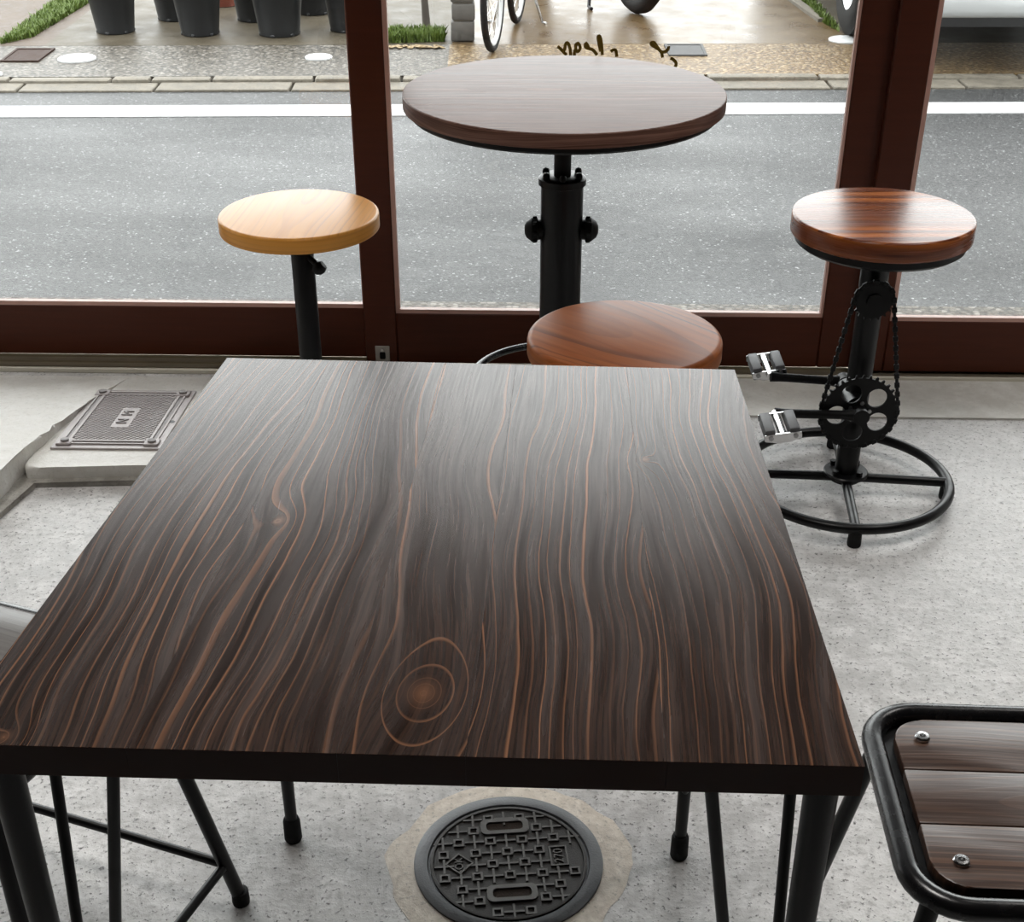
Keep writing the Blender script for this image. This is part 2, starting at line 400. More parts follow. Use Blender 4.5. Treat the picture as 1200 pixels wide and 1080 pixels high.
# ------------------------------------------------------------------ mesh helpers
class B:
    def __init__(self):
        self.bm = bmesh.new()
    def box(self, c, size, rot=None, bevel=0.0, seg=2):
        r = bmesh.ops.create_cube(self.bm, size=1.0)
        vs = r['verts']
        mt = Matrix.Translation(c) @ ((rot.to_4x4() if isinstance(rot, Matrix) else Euler(rot).to_matrix().to_4x4()) if rot is not None else Matrix()) @ Matrix.Diagonal((*size, 1))
        bmesh.ops.transform(self.bm, matrix=mt, verts=vs)
        if bevel:
            es = list({e for v in vs for e in v.link_edges})
            bmesh.ops.bevel(self.bm, geom=es, offset=bevel, segments=seg, profile=0.5, affect='EDGES')
        return self
    def cone(self, p0, p1, r0, r1=None, seg=20, caps=True):
        r1 = r0 if r1 is None else r1
        p0, p1 = Vector(p0), Vector(p1)
        d = p1 - p0
        r = bmesh.ops.create_cone(self.bm, cap_ends=caps, segments=seg, radius1=r0, radius2=r1, depth=d.length)
        q = Vector((0, 0, 1)).rotation_difference(d.normalized())
        bmesh.ops.transform(self.bm, matrix=Matrix.Translation((p0 + p1) / 2) @ q.to_matrix().to_4x4(), verts=r['verts'])
        return self
    def lathe(self, prof, seg=48, c=(0, 0, 0), rot=None):
        """profile of (radius, z) from bottom to top; radius 0 closes"""
        rings = []
        mt = Matrix.Translation(c) @ (rot.to_4x4() if rot is not None else Matrix())
        for (r, z) in prof:
            if r <= 1e-6:
                rings.append([self.bm.verts.new(mt @ Vector((0, 0, z)))])
            else:
                rings.append([self.bm.verts.new(mt @ Vector((r * cos(2 * pi * i / seg), r * sin(2 * pi * i / seg), z))) for i in range(seg)])
        for a, b in zip(rings, rings[1:]):
            for i in range(seg):
                j = (i + 1) % seg
                if len(a) == 1 and len(b) == 1: continue
                if len(a) == 1: self.bm.faces.new((a[0], b[j], b[i]))
                elif len(b) == 1: self.bm.faces.new((a[i], a[j], b[0]))
                else: self.bm.faces.new((a[i], a[j], b[j], b[i]))
        return self
    def tube(self, pts, r, seg=12, closed=False):
        pts = [Vector(p) for p in pts]
        n = len(pts)
        rr = r if isinstance(r, (list, tuple)) else [r] * n
        tang = []
        for i in range(n):
            if closed: t = pts[(i + 1) % n] - pts[i - 1]
            else: t = pts[min(i + 1, n - 1)] - pts[max(i - 1, 0)]
            tang.append(t.normalized())
        up = Vector((0, 0, 1)) if abs(tang[0].z) < 0.9 else Vector((1, 0, 0))
        nrm = (up - tang[0] * up.dot(tang[0])).normalized()
        rings = []
        for i in range(n):
            if i:
                nrm = (nrm - tang[i] * nrm.dot(tang[i])).normalized()
            bi = tang[i].cross(nrm)
            rings.append([self.bm.verts.new(pts[i] + (nrm * cos(2 * pi * k / seg) + bi * sin(2 * pi * k / seg)) * rr[i]) for k in range(seg)])
        m = n if closed else n - 1
        for i in range(m):
            a, b = rings[i], rings[(i + 1) % n]
            for k in range(seg):
                j = (k + 1) % seg
                self.bm.faces.new((a[k], a[j], b[j], b[k]))
        if not closed:
            self.bm.faces.new(list(reversed(rings[0])))
            self.bm.faces.new(rings[-1])
        return self
    def prism(self, poly, z0, z1, bevel=0.0, seg=2):
        a = [self.bm.verts.new((p[0], p[1], z0)) for p in poly]
        b = [self.bm.verts.new((p[0], p[1], z1)) for p in poly]
        n = len(poly)
        fs = [self.bm.faces.new(list(reversed(a))), self.bm.faces.new(b)]
        for i in range(n):
            j = (i + 1) % n
            fs.append(self.bm.faces.new((a[i], a[j], b[j], b[i])))
        if bevel:
            es = list({e for f in fs for e in f.edges})
            bmesh.ops.bevel(self.bm, geom=es, offset=bevel, segments=seg, profile=0.5, affect='EDGES')
        return self
    def ringprism(self, outer, inner, z0, z1):
        n = len(outer)
        def ring(pl, z): return [self.bm.verts.new((p[0], p[1], z)) for p in pl]
        ob, ot, ib, it = ring(outer, z0), ring(outer, z1), ring(inner, z0), ring(inner, z1)
        for i in range(n):
            j = (i + 1) % n
            self.bm.faces.new((ob[i], ob[j], ot[j], ot[i]))
            self.bm.faces.new((ib[j], ib[i], it[i], it[j]))
            self.bm.faces.new((ot[i], ot[j], it[j], it[i]))
            self.bm.faces.new((ob[j], ob[i], ib[i], ib[j]))
        return self
    def xf(self, mt):
        bmesh.ops.transform(self.bm, matrix=mt, verts=self.bm.verts[:])
        return self
    def mesh(self, name, mat, smooth=38):
        bmesh.ops.recalc_face_normals(self.bm, faces=self.bm.faces[:])
        me = bpy.data.meshes.new(name)
        self.bm.to_mesh(me)
        self.bm.free()
        if smooth:
            me.shade_smooth()
            me.set_sharp_from_angle(angle=R(smooth))
        me.materials.append(M[mat] if isinstance(mat, str) else mat)
        return me
    def obj(self, name, mat, parent=None, loc=(0, 0, 0), rot=(0, 0, 0), smooth=38):
        return place(name, self.mesh(name, mat, smooth), parent, loc, rot)

def place(name, me, parent=None, loc=(0, 0, 0), rot=(0, 0, 0)):
    o = bpy.data.objects.new(name, me)
    C.objects.link(o)
    o.location = loc
    o.rotation_euler = rot
    if parent is not None:
        o.parent = parent
    return o

def thing(name, label, cat, loc=(0, 0, 0), rotz=0.0, group=None):
    o = bpy.data.objects.new(name, None)
    C.objects.link(o)
    o.empty_display_size = 0.05
    o.location = loc
    o.rotation_euler = (0, 0, rotz)
    o['label'] = label
    o['category'] = cat
    if group: o['group'] = group
    return o

def tag(o, label, cat, group=None, kind=None):
    o['label'] = label
    o['category'] = cat
    if group: o['group'] = group
    if kind: o['kind'] = kind
    return o

def struct(o, label=None, cat=None):
    o['kind'] = 'structure'
    if label: o['label'] = label
    if cat: o['category'] = cat
    return o

def copy_tree(o, parent=None):
    c = o.copy()
    C.objects.link(c)
    if parent is not None: c.parent = parent
    for ch in list(o.children):
        copy_tree(ch, c)
    return c

def set_uv(me, fn):
    uv = me.uv_layers.new(name='grain')
    for lp in me.loops:
        uv.data[lp.index].uv = fn(me.vertices[lp.vertex_index].co)

def text_mesh(body, size, extrude, mirror=False):
    cu = bpy.data.curves.new('lettering', 'FONT')
    cu.body = body
    cu.size = size
    cu.extrude = extrude
    cu.align_x = 'CENTER'
    cu.align_y = 'CENTER'
    o = bpy.data.objects.new('lettering', cu)
    C.objects.link(o)
    me = bpy.data.meshes.new_from_object(o.evaluated_get(bpy.context.evaluated_depsgraph_get()))
    bpy.data.objects.remove(o)
    return me

def rrect(w, d, r, n=8, cx=0, cy=0):
    pts = []
    for (sx, sy, a0) in ((1, 1, 0), (-1, 1, 90), (-1, -1, 180), (1, -1, 270)):
        for i in range(n + 1):
            a = R(a0 + 90 * i / n)
            pts.append((cx + sx * (w / 2 - r) + r * cos(a), cy + sy * (d / 2 - r) + r * sin(a)))
    return pts

def circ(r, n=48, cx=0, cy=0, a0=0):
    return [(cx + r * cos(a0 + 2 * pi * i / n), cy + r * sin(a0 + 2 * pi * i / n)) for i in range(n)]

# ------------------------------------------------------------------ room shell
YW = 3.0
RX, RYB, RZ = 2.7, -3.2, 2.55
fl = B()
fl.box((0, (RYB + 3.12) / 2, -0.05), (2 * RX + 0.3, 3.12 - RYB, 0.10))
struct(fl.obj('floor', 'floor'))
struct(B().box((0, (RYB + 3.15) / 2, RZ + 0.05), (2 * RX + 0.3, 3.15 - RYB, 0.10)).obj('ceiling', 'ceiling'))
struct(B().box((-RX - 0.075, (RYB + 3.0) / 2, RZ / 2), (0.15, 3.0 - RYB, RZ)).obj('wall_left', 'plaster'))
struct(B().box((RX + 0.075, (RYB + 2.9) / 2, RZ / 2), (0.15, 2.9 - RYB, RZ)).obj('wall_right', 'plaster'))
struct(B().box((0, RYB - 0.075, RZ / 2), (2 * RX + 0.3, 0.15, RZ)).obj('wall_back', 'plaster'))
HEAD = 1.84
wf = B()
wf.box((0, 0.06, (HEAD + 0.06 + RZ) / 2), (2 * RX + 0.2, 0.14, RZ - HEAD - 0.06))
wf.obj('wall_front', 'plaster', None, (0, YW, 0), (0, 0, WALL_YAW))['kind'] = 'structure'
struct(B().box((0, 0.06, (RZ + 6.2) / 2), (2 * RX + 6, 0.14, 6.2 - RZ)).obj('unseen_upper_storey', 'plaster', None, (0, YW, 0), (0, 0, WALL_YAW)))  # storey above the view, added to shade the kerb face and near road
struct(B().box((0, 0.06, HEAD + 0.03), (2 * RX, 0.15, 0.06)).obj('trim_1', 'frame', None, (0, YW, 0), (0, 0, WALL_YAW)))

# sill strip of smoother concrete along the window, and the sliding track
y_strip = at_z(1100, 483).y
struct(B().box((0.95, 0, 0.002), (3.3, 3.0 - y_strip, 0.005)).obj('sill_strip', 'sill_concrete', None, (0, (3.0 + y_strip) / 2 - 0.01, 0), (0, 0, WALL_YAW)))

# raised slab, step with the hatch (left)
def slab_z(y): return 0.004 + 0.062 * min(1, max(0, (2.965 - y) / 0.50))
def step_z(y): return 0.004 + 0.034 * min(1, max(0, (2.965 - y) / 0.50))
def ramp(b_, fz):
    for v in b_.bm.verts:
        if v.co.z > 0.03: v.co.z += fz(v.co.y) - 0.07
    return b_
sl_top = [at_z(110, 458, 0.034), at_z(29, 523, 0.064), at_z(0, 545, 0.066)]
def ragged(p, q, n, amp, seed):
    out = []
    for i in range(n):
        t = i / n
        v = p.lerp(q, t)
        w = (mnoise.noise(Vector((seed, i * 0.7, 0))) ) * amp
        out.append((v.x + w, v.y + w * 0.3))
    return out
pl = ragged(Vector((-0.90, 2.972, 0)), sl_top[0], 6, 0.006, 1) + ragged(sl_top[0], sl_top[1], 10, 0.012, 2) + \
     ragged(sl_top[1], Vector((-1.10, 1.9, 0)), 12, 0.014, 4) + [(-1.12, 0.9), (-2.7, 0.9), (-2.7, 2.4), (-2.7, 3.02)]
b = ramp(B().prism(list(reversed(pl)), -0.02, 0.07, 0.006, 2), slab_z)
struct(b.obj('raised_slab', 'slab_concrete'))
y_step = at_z(120, 548, 0.038).y
pl = [(-1.0, 2.978), (-1.0, y_step + 0.02)] + ragged(Vector((-0.99, y_step, 0)), Vector((-0.62, y_step + 0.02, 0)), 12, 0.012, 9) + [(-0.60, y_step + 0.05), (-0.58, 2.966)]
struct(ramp(B().prism(pl, -0.02, 0.07, 0.008, 3), step_z).obj('hatch_step', 'slab_concrete'))
# rough broken edge at the foot of the slab
pl = ragged(Vector((-1.13, 1.3, 0)), Vector((-1.02, 2.28, 0)), 14, 0.03, 21) + [(-0.975, y_step - 0.012), (-0.62, y_step + 0.0), (-0.62, y_step + 0.03), (-1.2, y_step + 0.03), (-1.2, 1.3)]
struct(B().prism(pl, 0.0, 0.012, 0.004, 1).obj('broken_edge', 'rough_concrete'))

# sliding track
tr = B()
tr.box((0, 0.06, 0.003), (2 * RX, 0.16, 0.006))
for k, yy in enumerate((-0.012, 0.02, 0.052, 0.084)):
    tr.box((0, yy, 0.008), (2 * RX, 0.006, 0.006))
tk = struct(tr.obj('trim_2', 'track', None, (0, YW, 0), (0, 0, WALL_YAW)))
B().box((0, -0.026, 0.006), (2 * RX, 0.010, 0.012), None, 0.002, 1).obj('track_lip', 'track_lip', tk)

# ------------------------------------------------------------------ sliding windows
def window(idx, s0, s1, g0, g1, dy, rail_top):
    """panel from s0 to s1 along the wall, glass between g0 and g1, rail top height"""
    T = 0.030
    z0 = 0.012
    zt = HEAD
    f = B()
    f.box(((s0 + g0) / 2, T / 2, (z0 + zt) / 2), (g0 - s0, T, zt - z0), None, 0.003, 1)
    f.box(((g1 + s1) / 2, T / 2, (z0 + zt) / 2), (s1 - g1, T, zt - z0), None, 0.003, 1)
    root = f.obj('window_%d' % idx, 'frame', None, (0, YW + dy, 0), (0, 0, WALL_YAW))
    root['kind'] = 'structure'
    gw = g1 - g0
    B().box(((g0 + g1) / 2, T / 2, (z0 + rail_top) / 2), (gw, T - 0.001, rail_top - z0), None, 0.003, 1).obj('bottom_rail', 'frame', root)
    B().box(((g0 + g1) / 2, T / 2, zt - 0.045), (gw, T - 0.001, 0.09), None, 0.003, 1).obj('top_rail', 'frame', root)
    p = B()
    p.box(((g0 + g1) / 2, T * 0.6, (rail_top + zt - 0.09) / 2), (gw + 0.004, 0.005, zt - 0.09 - rail_top + 0.004))
    p.obj('glass_pane', 'glass', root)
    # glazing beads
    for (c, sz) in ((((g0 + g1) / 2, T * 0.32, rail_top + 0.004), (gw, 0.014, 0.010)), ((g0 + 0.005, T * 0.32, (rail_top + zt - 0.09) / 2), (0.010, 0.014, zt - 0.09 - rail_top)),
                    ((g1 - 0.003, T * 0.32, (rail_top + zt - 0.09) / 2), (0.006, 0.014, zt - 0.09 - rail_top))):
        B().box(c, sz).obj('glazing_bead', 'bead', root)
    return root

D1, D2, D3 = 0.052, 0.020, 0.0
sL1, zL = wall_sz(428, 361, YW + D1)
sM0, zM = wall_sz(464, 367, YW + D2)
sM0o, _ = wall_sz(426, 366, YW + D2)
sM1, zM1 = wall_sz(964, 372, YW + D2)
sM1o, _ = wall_sz(1003, 372, YW + D2)
sR0o, _ = wall_sz(1003, 374, YW + D3)
sR0, zR = wall_sz(1043, 376, YW + D3)
W1 = window(1, -2.62, sL1 + 0.075, -2.5, sL1, D1, zL)
W2 = window(2, sM0o, sM1o, sM0, sM1, D2, (zM + zM1) / 2)
W3 = window(3, sR0o + 0.001, 2.6, sR0, 2.5, D3, zR)
ls, lz = wall_sz(448.5, 414, YW + D2)
B().box((ls, -0.0015, lz), (0.034, 0.003, 0.040), None, 0.001, 1).obj('latch_plate', 'plate_light', W2)
lt = bpy.data.objects['latch_plate']
B().box((ls, -0.003, lz - 0.004), (0.014, 0.004, 0.018), None, 0.003, 2).obj('finger_slot', 'black_matt', lt)
B().cone((ls, -0.002, lz + 0.010), (ls, -0.006, lz + 0.010), 0.004).obj('latch_pin', 'chrome', lt)

# gold script lettering on the middle pane, read from the street (seen mirrored)
def glass_stroke(pts, w):
    out = []
    for (u, v) in pts:
        s, z = wall_sz(u, v, YW + D2)
        out.append((s, 0.0128, z))
    # smooth the polyline
    sm = []
    n = len(out)
    for i in range(n - 1):
        p0, p1, p2, p3 = [Vector(out[min(max(k, 0), n - 1)]) for k in (i - 1, i, i + 1, i + 2)]
        for t in (0, 0.25, 0.5, 0.75):
            sm.append(0.5 * ((2 * p1) + (p2 - p0) * t + (2 * p0 - 5 * p1 + 4 * p2 - p3) * t * t + (3 * p1 - p0 - 3 * p2 + p3) * t ** 3))
    sm.append(Vector(out[-1]))
    bb = B().tube(sm, w, 8)
    c = Vector((0, 0.0128, 0))
    for v in bb.bm.verts:
        v.co.y = 0.0128 + (v.co.y - 0.0128) * 0.25
    return bb
strokes = [
    [(653, 56), (656, 58), (660, 62), (664, 66)],
    [(661.5, 61), (663, 53), (665.5, 52), (668, 58), (669, 68)],
    [(675, 60), (675, 54), (678, 52.5), (680, 58), (677, 62), (674, 60), (673, 68)],
    [(690, 57), (687, 52), (686, 56), (689, 58), (695, 60), (700, 66)],
    [(704, 62), (702, 52), (701, 45), (703, 44), (705, 52), (706, 66)],
    [(716, 62), (719, 60), (722, 61), (723, 68)],
    [(777, 69), (775, 62), (769, 57), (764, 54), (764, 51.5), (767, 51.5), (771, 57), (775, 62), (780, 62), (783.5, 59), (784, 55.5)],
    [(786, 70), (789, 71), (793, 76), (790, 84)],
]
for st in strokes:
    glass_stroke(st, 0.0034).obj('script_letter', 'gold', W2, smooth=60)

# ------------------------------------------------------------------ street (its own yaw)
SY = R(0.9)
ZS, ZP = -0.10, -0.080
def street_y(v, z): return at_z(600, v, z).y
yA, yG0, yK0, yK1 = 3.14, street_y(106.5, ZS), street_y(97.5, ZS), street_y(88, ZP)
yP1 = street_y(52, ZP)
road = struct(B().box((0, (yA - 0.8 + yG0) / 2 - yG0, ZS - 0.05), (30, yG0 - yA + 0.8, 0.10)).obj('road', 'asphalt', None, (0, yG0, 0), (0, 0, SY)))
yl0, yl1 = street_y(135.5, ZS), street_y(122.5, ZS)
B().box((0, (yl0 + yl1) / 2 - yG0, ZS + 0.0015), (30, yl1 - yl0, 0.003)).obj('edge_line', 'line_paint', road)
# gritty strip of gutter right outside the window
struct(B().box((0.3, 0, -0.06), (7, 0.36, 0.08)).obj('apron', 'pebble_grey', None, (0, 3.32, 0), (0, 0, WALL_YAW)))

gut = thing('gutter', 'pale concrete gutter slabs along the far kerb', 'gutter', (0, yG0, ZS), SY)
struct(gut)
kb = thing('kerb', 'weathered concrete kerb stones along the pavement', 'kerb', (0, yK0, ZS), SY)
struct(kb)
del gut['category'], kb['category']
GL = 0.60
gm = B().box((GL / 2, (yK0 - yG0) / 2, -0.02), (GL - 0.012, yK0 - yG0, 0.06), None, 0.004, 1).mesh('gutter_slab', 'kerb')
for i in range(-10, 11):
    place('gutter_slab', gm, gut, (i * GL + 0.22, 0, random.uniform(-0.002, 0.002)))
xs = [-6.0, -5.4, -4.8, -4.2, -3.6, -3.0] + [at_z(u, 93, -0.08).x for u in (10, 130, 176, 247, 367, 470, 590, 690, 830, 962, 1090, 1200)]
xs += [xs[-1] + 0.5 * k for k in range(1, 7)]
for a, c in zip(xs, xs[1:]):
    B().box(((a + c) / 2, (yK1 - yK0) / 2, 0.0), (c - a - 0.012, yK1 - yK0 + 0.002, 2 * (ZP - ZS) + 0.004), None, 0.008, 2).obj(
        'kerb_stone', 'kerb', kb, (0, random.uniform(-.004, .004), random.uniform(-0.003, 0.003)))

xsplit = at_z(528, 62, ZP).x
pv = struct(B().box(((-15 + xsplit) / 2, (yP1 - yK1) / 2, -0.1), (15 + xsplit, yP1 - yK1, 0.2)).obj('pavement', 'pebble_grey', None, (0, yK1, ZP), (0, 0, SY)))
B().box(((15 + xsplit) / 2, (yP1 - yK1) / 2, -0.1), (15 - xsplit, yP1 - yK1, 0.2)).obj('tan_section', 'pebble_tan', pv)
xg = at_z(70, 40, ZP).x
xr = at_z(985, 35, ZP).x
fc = struct(B().box(((xg + xsplit) / 2, 3.5, -0.1), (xsplit - xg, 7.0, 0.2)).obj('forecourt', 'forecourt_grey', None, (0, yP1 + 0.004, ZP), (0, 0, SY)))
B().box(((xsplit + xr) / 2, 3.5, -0.1), (xr - xsplit, 7.0, 0.2)).obj('tan_section', 'forecourt', fc)
B().box(((xr + 15) / 2, 3.5, -0.1), (15 - xr, 7.0, 0.2)).obj('parking_section', 'forecourt_grey', fc)
B().box(((-15 + xg) / 2, 3.5, -0.1), (15 + xg, 7.0, 0.2)).obj('paved_section', 'side_paving', fc)
# pale edging strip slanting away beside the right hand grass
e0, e1 = at_z(958, 26, ZP), at_z(922, 0, ZP)
dv = (e1 - e0)
e1 = e0 + dv * 2.2
w = Vector((0.05, 0, 0))
struct(B().prism([(p.x, p.y) for p in (e0, e0 + w, e1 + w, e1)], ZP - 0.05, ZP + 0.02, 0.004, 1).obj('pale_edging', 'kerb'))

# flat covers and discs lying in the pavement
def flat_disc(u, v, wpx, label):
    p = at_z(u, v, ZP)
    zc = p.y * cos(PITCH) + (HC - p.z) * sin(PITCH)
    r = wpx / 2 * zc / F_PX
    o = B().lathe([(0, 0.0), (r, 0.0), (r, 0.006), (r * 0.93, 0.010), (0, 0.011)], 40).obj('pavement_cap', 'white_enamel', None, p)
    tag(o, label, 'pavement cap', 'white discs on the pavement')
flat_disc(90.5, 69.5, 44, 'larger white disc on the grey pebbled pavement near the rusty plate')
flat_disc(373.5, 68, 32, 'small white disc on the pavement below the charcoal pots')
flat_disc(991, 47.5, 40, 'white disc on the tan pavement under the car tyre')
flat_disc(-6, 88, 18, 'white disc cut by the edge at the kerb')
def flat_plate(u0, v0, u1, v1, skew, name, mat, label):
    a, b_, c, d = at_z(u0, v1, ZP), at_z(u1, v1, ZP), at_z(u1 + skew, v0, ZP), at_z(u0 + skew, v0, ZP)
    o = thing(name, label, 'utility cover', (a + b_ + c + d) / 4)
    o.location.z = ZP
    ctr = (a + b_ + c + d) / 4
    q = [((p - ctr).x, (p - ctr).y) for p in (a, b_, c, d)]
    q2 = [(x * 0.86, y * 0.86) for x, y in q]
    B().ringprism(q, q2, 0.0, 0.008).obj('frame', mat, o)
    B().prism(q2, 0.0, 0.005).obj('lid', mat, o)
flat_plate(0, 58, 45, 73, 20, 'drain_cover', 'rust_plate', 'rusty brown square cover plate in the grey pavement')
flat_plate(784, 53, 829, 66, -6, 'valve_cover', 'steel_plate', 'grey steel cover plate in the tan pavement behind the round table')

# ------------------------------------------------------------------ grass, leaves
def grass(name, label, pts, n, hmin, hmax, mat='grass', wd=0.006):
    bb = B()
    for _ in range(n):
        x, y = pts()
        h = random.uniform(hmin, hmax)
        a = random.uniform(0, 2 * pi)
        lean = random.uniform(0.1, 0.7) * h
        dx, dy = cos(a) * wd, sin(a) * wd
        lx, ly = cos(a + 1.4) * lean, sin(a + 1.4) * lean
        v0 = bb.bm.verts.new((x - dx, y - dy, ZP - 0.002))
        v1 = bb.bm.verts.new((x + dx, y + dy, ZP - 0.002))
        v2 = bb.bm.verts.new((x + dx * .7 + lx * .4, y + dy * .7 + ly * .4, ZP + h * .6))
        v3 = bb.bm.verts.new((x + lx, y + ly, ZP + h))
        bb.bm.faces.new((v0, v1, v2))
        bb.bm.faces.new((v0, v2, v3))
    o = bb.obj(name, mat, smooth=0)
    tag(o, label, 'grass', kind='stuff')
    return o
gl = [at_z(0, 52, ZP), at_z(38, 44, ZP), at_z(107, 2, ZP), at_z(70, 0, ZP)]
def in_left():
    t, s = random.random(), random.random()
    p = gl[0].lerp(gl[1], s).lerp(gl[3].lerp(gl[2], s), t * 1.5)
    return p.x, p.y
grass('grass_strip', 'strip of bright green grass edging the forecourt beside the pots', in_left, 7000, 0.012, 0.04)
gc = [at_z(452, 51, ZP), at_z(521, 49, ZP), at_z(520, 40, ZP), at_z(455, 40, ZP)]
def in_mid():
    t, s = random.random(), random.random()
    p = gc[0].lerp(gc[1], s).lerp(gc[3].lerp(gc[2], s), t)
    return p.x, p.y
grass('grass_tuft', 'green grass tuft at the foot of the thin trunk', in_mid, 2600, 0.015, 0.06)
gr = [at_z(960, 24, ZP), at_z(984, 38, ZP), at_z(950, 0, ZP), at_z(938, 0, ZP)]
def in_right():
    t, s = random.random(), random.random()
    p = gr[0].lerp(gr[1], s).lerp(gr[3].lerp(gr[2], s), t * 1.3)
    return p.x, p.y
grass('grass_verge', 'sparse grass line between the tan forecourt and the car', in_right, 1200, 0.015, 0.045)
bb = B()
for k in range(34):
    p = at_z(random.uniform(452, 520), random.uniform(54.5, 57), ZP)
    bb.box((p.x, p.y, ZP + 0.006), (random.uniform(.02, .05), 0.025, 0.003), (random.uniform(-.3, .3), random.uniform(-.2, .2), random.uniform(0, 3)), 0.001, 1)
tag(bb.obj('leaf_litter', 'dry_leaf'), 'dry tan leaf litter in front of the grass tuft', 'leaves', kind='stuff')

# ------------------------------------------------------------------ nursery pots
def make_pot(mat, s=1.0):
    t = thing('plant_pot', '', 'pot')
    body = [(0, 0), (0.088, 0), (0.094, 0.004), (0.098, 0.03), (0.122, 0.215), (0.126, 0.22), (0.128, 0.245), (0.136, 0.248), (0.137, 0.272), (0.130, 0.274), (0.124, 0.25), (0.118, 0.232), (0, 0.232)]
    B().lathe([(r * s, z * s) for r, z in body], 40).obj('pot_body', mat, t)
    B().lathe([(0, 0.2325 * s), (0.116 * s, 0.2325 * s), (0.06 * s, 0.246 * s), (0, 0.25 * s)], 24).obj('soil', 'soil', t)
    for k in range(6):
        a = k * pi / 3 + 0.3
        B().box((0.0915 * s * cos(a), 0.0915 * s * sin(a), 0.008 * s), (0.012 * s, 0.02 * s, 0.012 * s), (0, 0, a), 0.002, 1).obj('foot', mat, t)
    return t
pot0 = make_pot('pot')
pots = [(136, 37, 'charcoal plastic pot at the left end of the front row of pots', 1.0),
        (235, 39.5, 'charcoal plastic pot second from the left in the front row', 1.0),
        (328, 40, 'broad charcoal pot in the middle of the row, facing the small white disc', 1.08),
        (409, 35, 'charcoal pot half hidden behind the left window stile', 1.0),
        (207, 22, 'charcoal pot standing behind, left of the second front pot', 1.0),
        (300, 23, 'charcoal pot standing behind, left of the broad front pot', 1.0),
        (368, 15, 'charcoal pot in the back row right of the broad pot', 1.0)]
for i, (u, v, lab, sc) in enumerate(pots):
    o = pot0 if i == 0 else copy_tree(pot0)
    o.location = at_z(u, v, ZP)
    o.scale = (sc,) * 3
    o['label'] = lab
    o['group'] = 'charcoal pots on the forecourt'
o = make_pot('terracotta', 0.8)
o.location = at_z(262, 6, ZP)
o['label'] = 'small terracotta red pot glimpsed between the charcoal pots'

# ------------------------------------------------------------------ stone post and young trunk
p = at_z(543, 47, ZP)
sp = thing('stone_post', 'rough grey gatepost of stacked stone blocks beside the bicycle', 'post', p, SY)
z = 0.0
for k in range(9):
    h = (0.10, 0.085, 0.095, 0.09)[k % 4]
    bb = B().box((0, 0, h / 2), (0.112 + random.uniform(-.006, .006), 0.11, h - 0.006), None, 0.010, 2)
    for v in bb.bm.verts:
        v.co += mnoise.noise_vector(v.co * 40 + Vector((k, 0, 0))) * 0.003
    bb.obj('stone_block', 'stone', sp, (random.uniform(-.003, .003), 0, z), (0, 0, random.uniform(-.04, .04)))
    z += h - 0.001
B().box((0, 0, 0.06 * 7), (0.09, 0.09, 0.80)).obj('mortar_core', 'kerb', sp)
p = at_z(500, 32, ZP)
tr_ = thing('young_tree', 'thin grey trunk rising from the grass tuft', 'tree', p)
B().tube([(0, 0, -0.01), (-0.006, 0, 0.12), (-0.02, 0.01, 0.3), (-0.022, 0.02, 0.6), (-0.01, 0.02, 1.2)], [0.022, 0.018, 0.016, 0.015, 0.011], 10).obj('trunk', 'bark', tr_)
for k in range(5):
    a = k * 1.3
    B().tube([(-0.015, 0.02, 0.8 + k * 0.08), (-0.015 + 0.12 * cos(a), 0.02 + 0.12 * sin(a), 0.95 + k * 0.1), (-0.015 + 0.2 * cos(a), 0.02 + 0.2 * sin(a), 1.15 + k * 0.1)], [0.007, 0.005, 0.003], 6).obj('branch', 'bark', tr_)

# ------------------------------------------------------------------ bicycle (small wheels), scooter
def wheel_parts(root, y, r, tyre_w, tyre='rubber', rim='white_enamel', spokes=20, x=0.0, name='wheel'):
    rot = Matrix.Rotation(pi / 2, 3, 'Y')
    t = B()
    t.tube([(x, y + r * cos(a) - 0, r + r * sin(a)) for a in [2 * pi * i / 48 for i in range(48)]], tyre_w, 10, True)
    for v in t.bm.verts:
        d = Vector((0, v.co.y - y, v.co.z - r))
        v.co -= d.normalized() * tyre_w
    w = t.obj(name, tyre, root)
    rr = r - 2 * tyre_w
    B().tube([(x, y + rr * cos(a), r + rr * sin(a)) for a in [2 * pi * i / 48 for i in range(48)]], tyre_w * 0.75, 8, True).obj('rim', rim, w)
    B().cone((x - 0.045, y, r), (x + 0.045, y, r), 0.016, seg=14).obj('hub', 'chrome', w)
    sp = B()
    for i in range(spokes):
        a = 2 * pi * i / spokes
        sp.cone((x + (0.025 if i % 2 else -0.025), y + 0.015 * cos(a + .5), r + 0.015 * sin(a + .5)), (x, y + rr * cos(a), r + rr * sin(a)), 0.0016, seg=5, caps=False)
    sp.obj('spokes', 'chrome', w)
    return w

pA = at_z(578, 60, ZP)
bk = thing('bicycle', 'small wheeled bicycle parked nose to the street by the stone post', 'bicycle', (pA.x, pA.y, ZP), -0.17)
WR, WB = 0.255, 0.70
wheel_parts(bk, 0.0, WR, 0.017)
wheel_parts(bk, WB, WR, 0.017)
def tb(b_, pts, r, seg=10): return b_.tube(pts, r, seg)
fk = B()
for sx in (-1, 1):
    fk.tube([(sx * 0.05, 0, WR), (sx * 0.048, 0.02, WR + 0.2), (sx * 0.03, 0.06, 0.58), (0, 0.07, 0.62)], 0.010, 8)
fk.tube([(0, 0.065, 0.60), (0, 0.12, 0.92)], 0.014, 10)
fk.obj('fork', 'chrome', bk)
fr = B()
fr.tube([(0, 0.075, 0.64), (0, 0.2, 0.48), (0, 0.42, 0.30)], 0.018, 10)
fr.tube([(0, 0.42, 0.28), (0, 0.50, 0.72)], 0.016, 10)
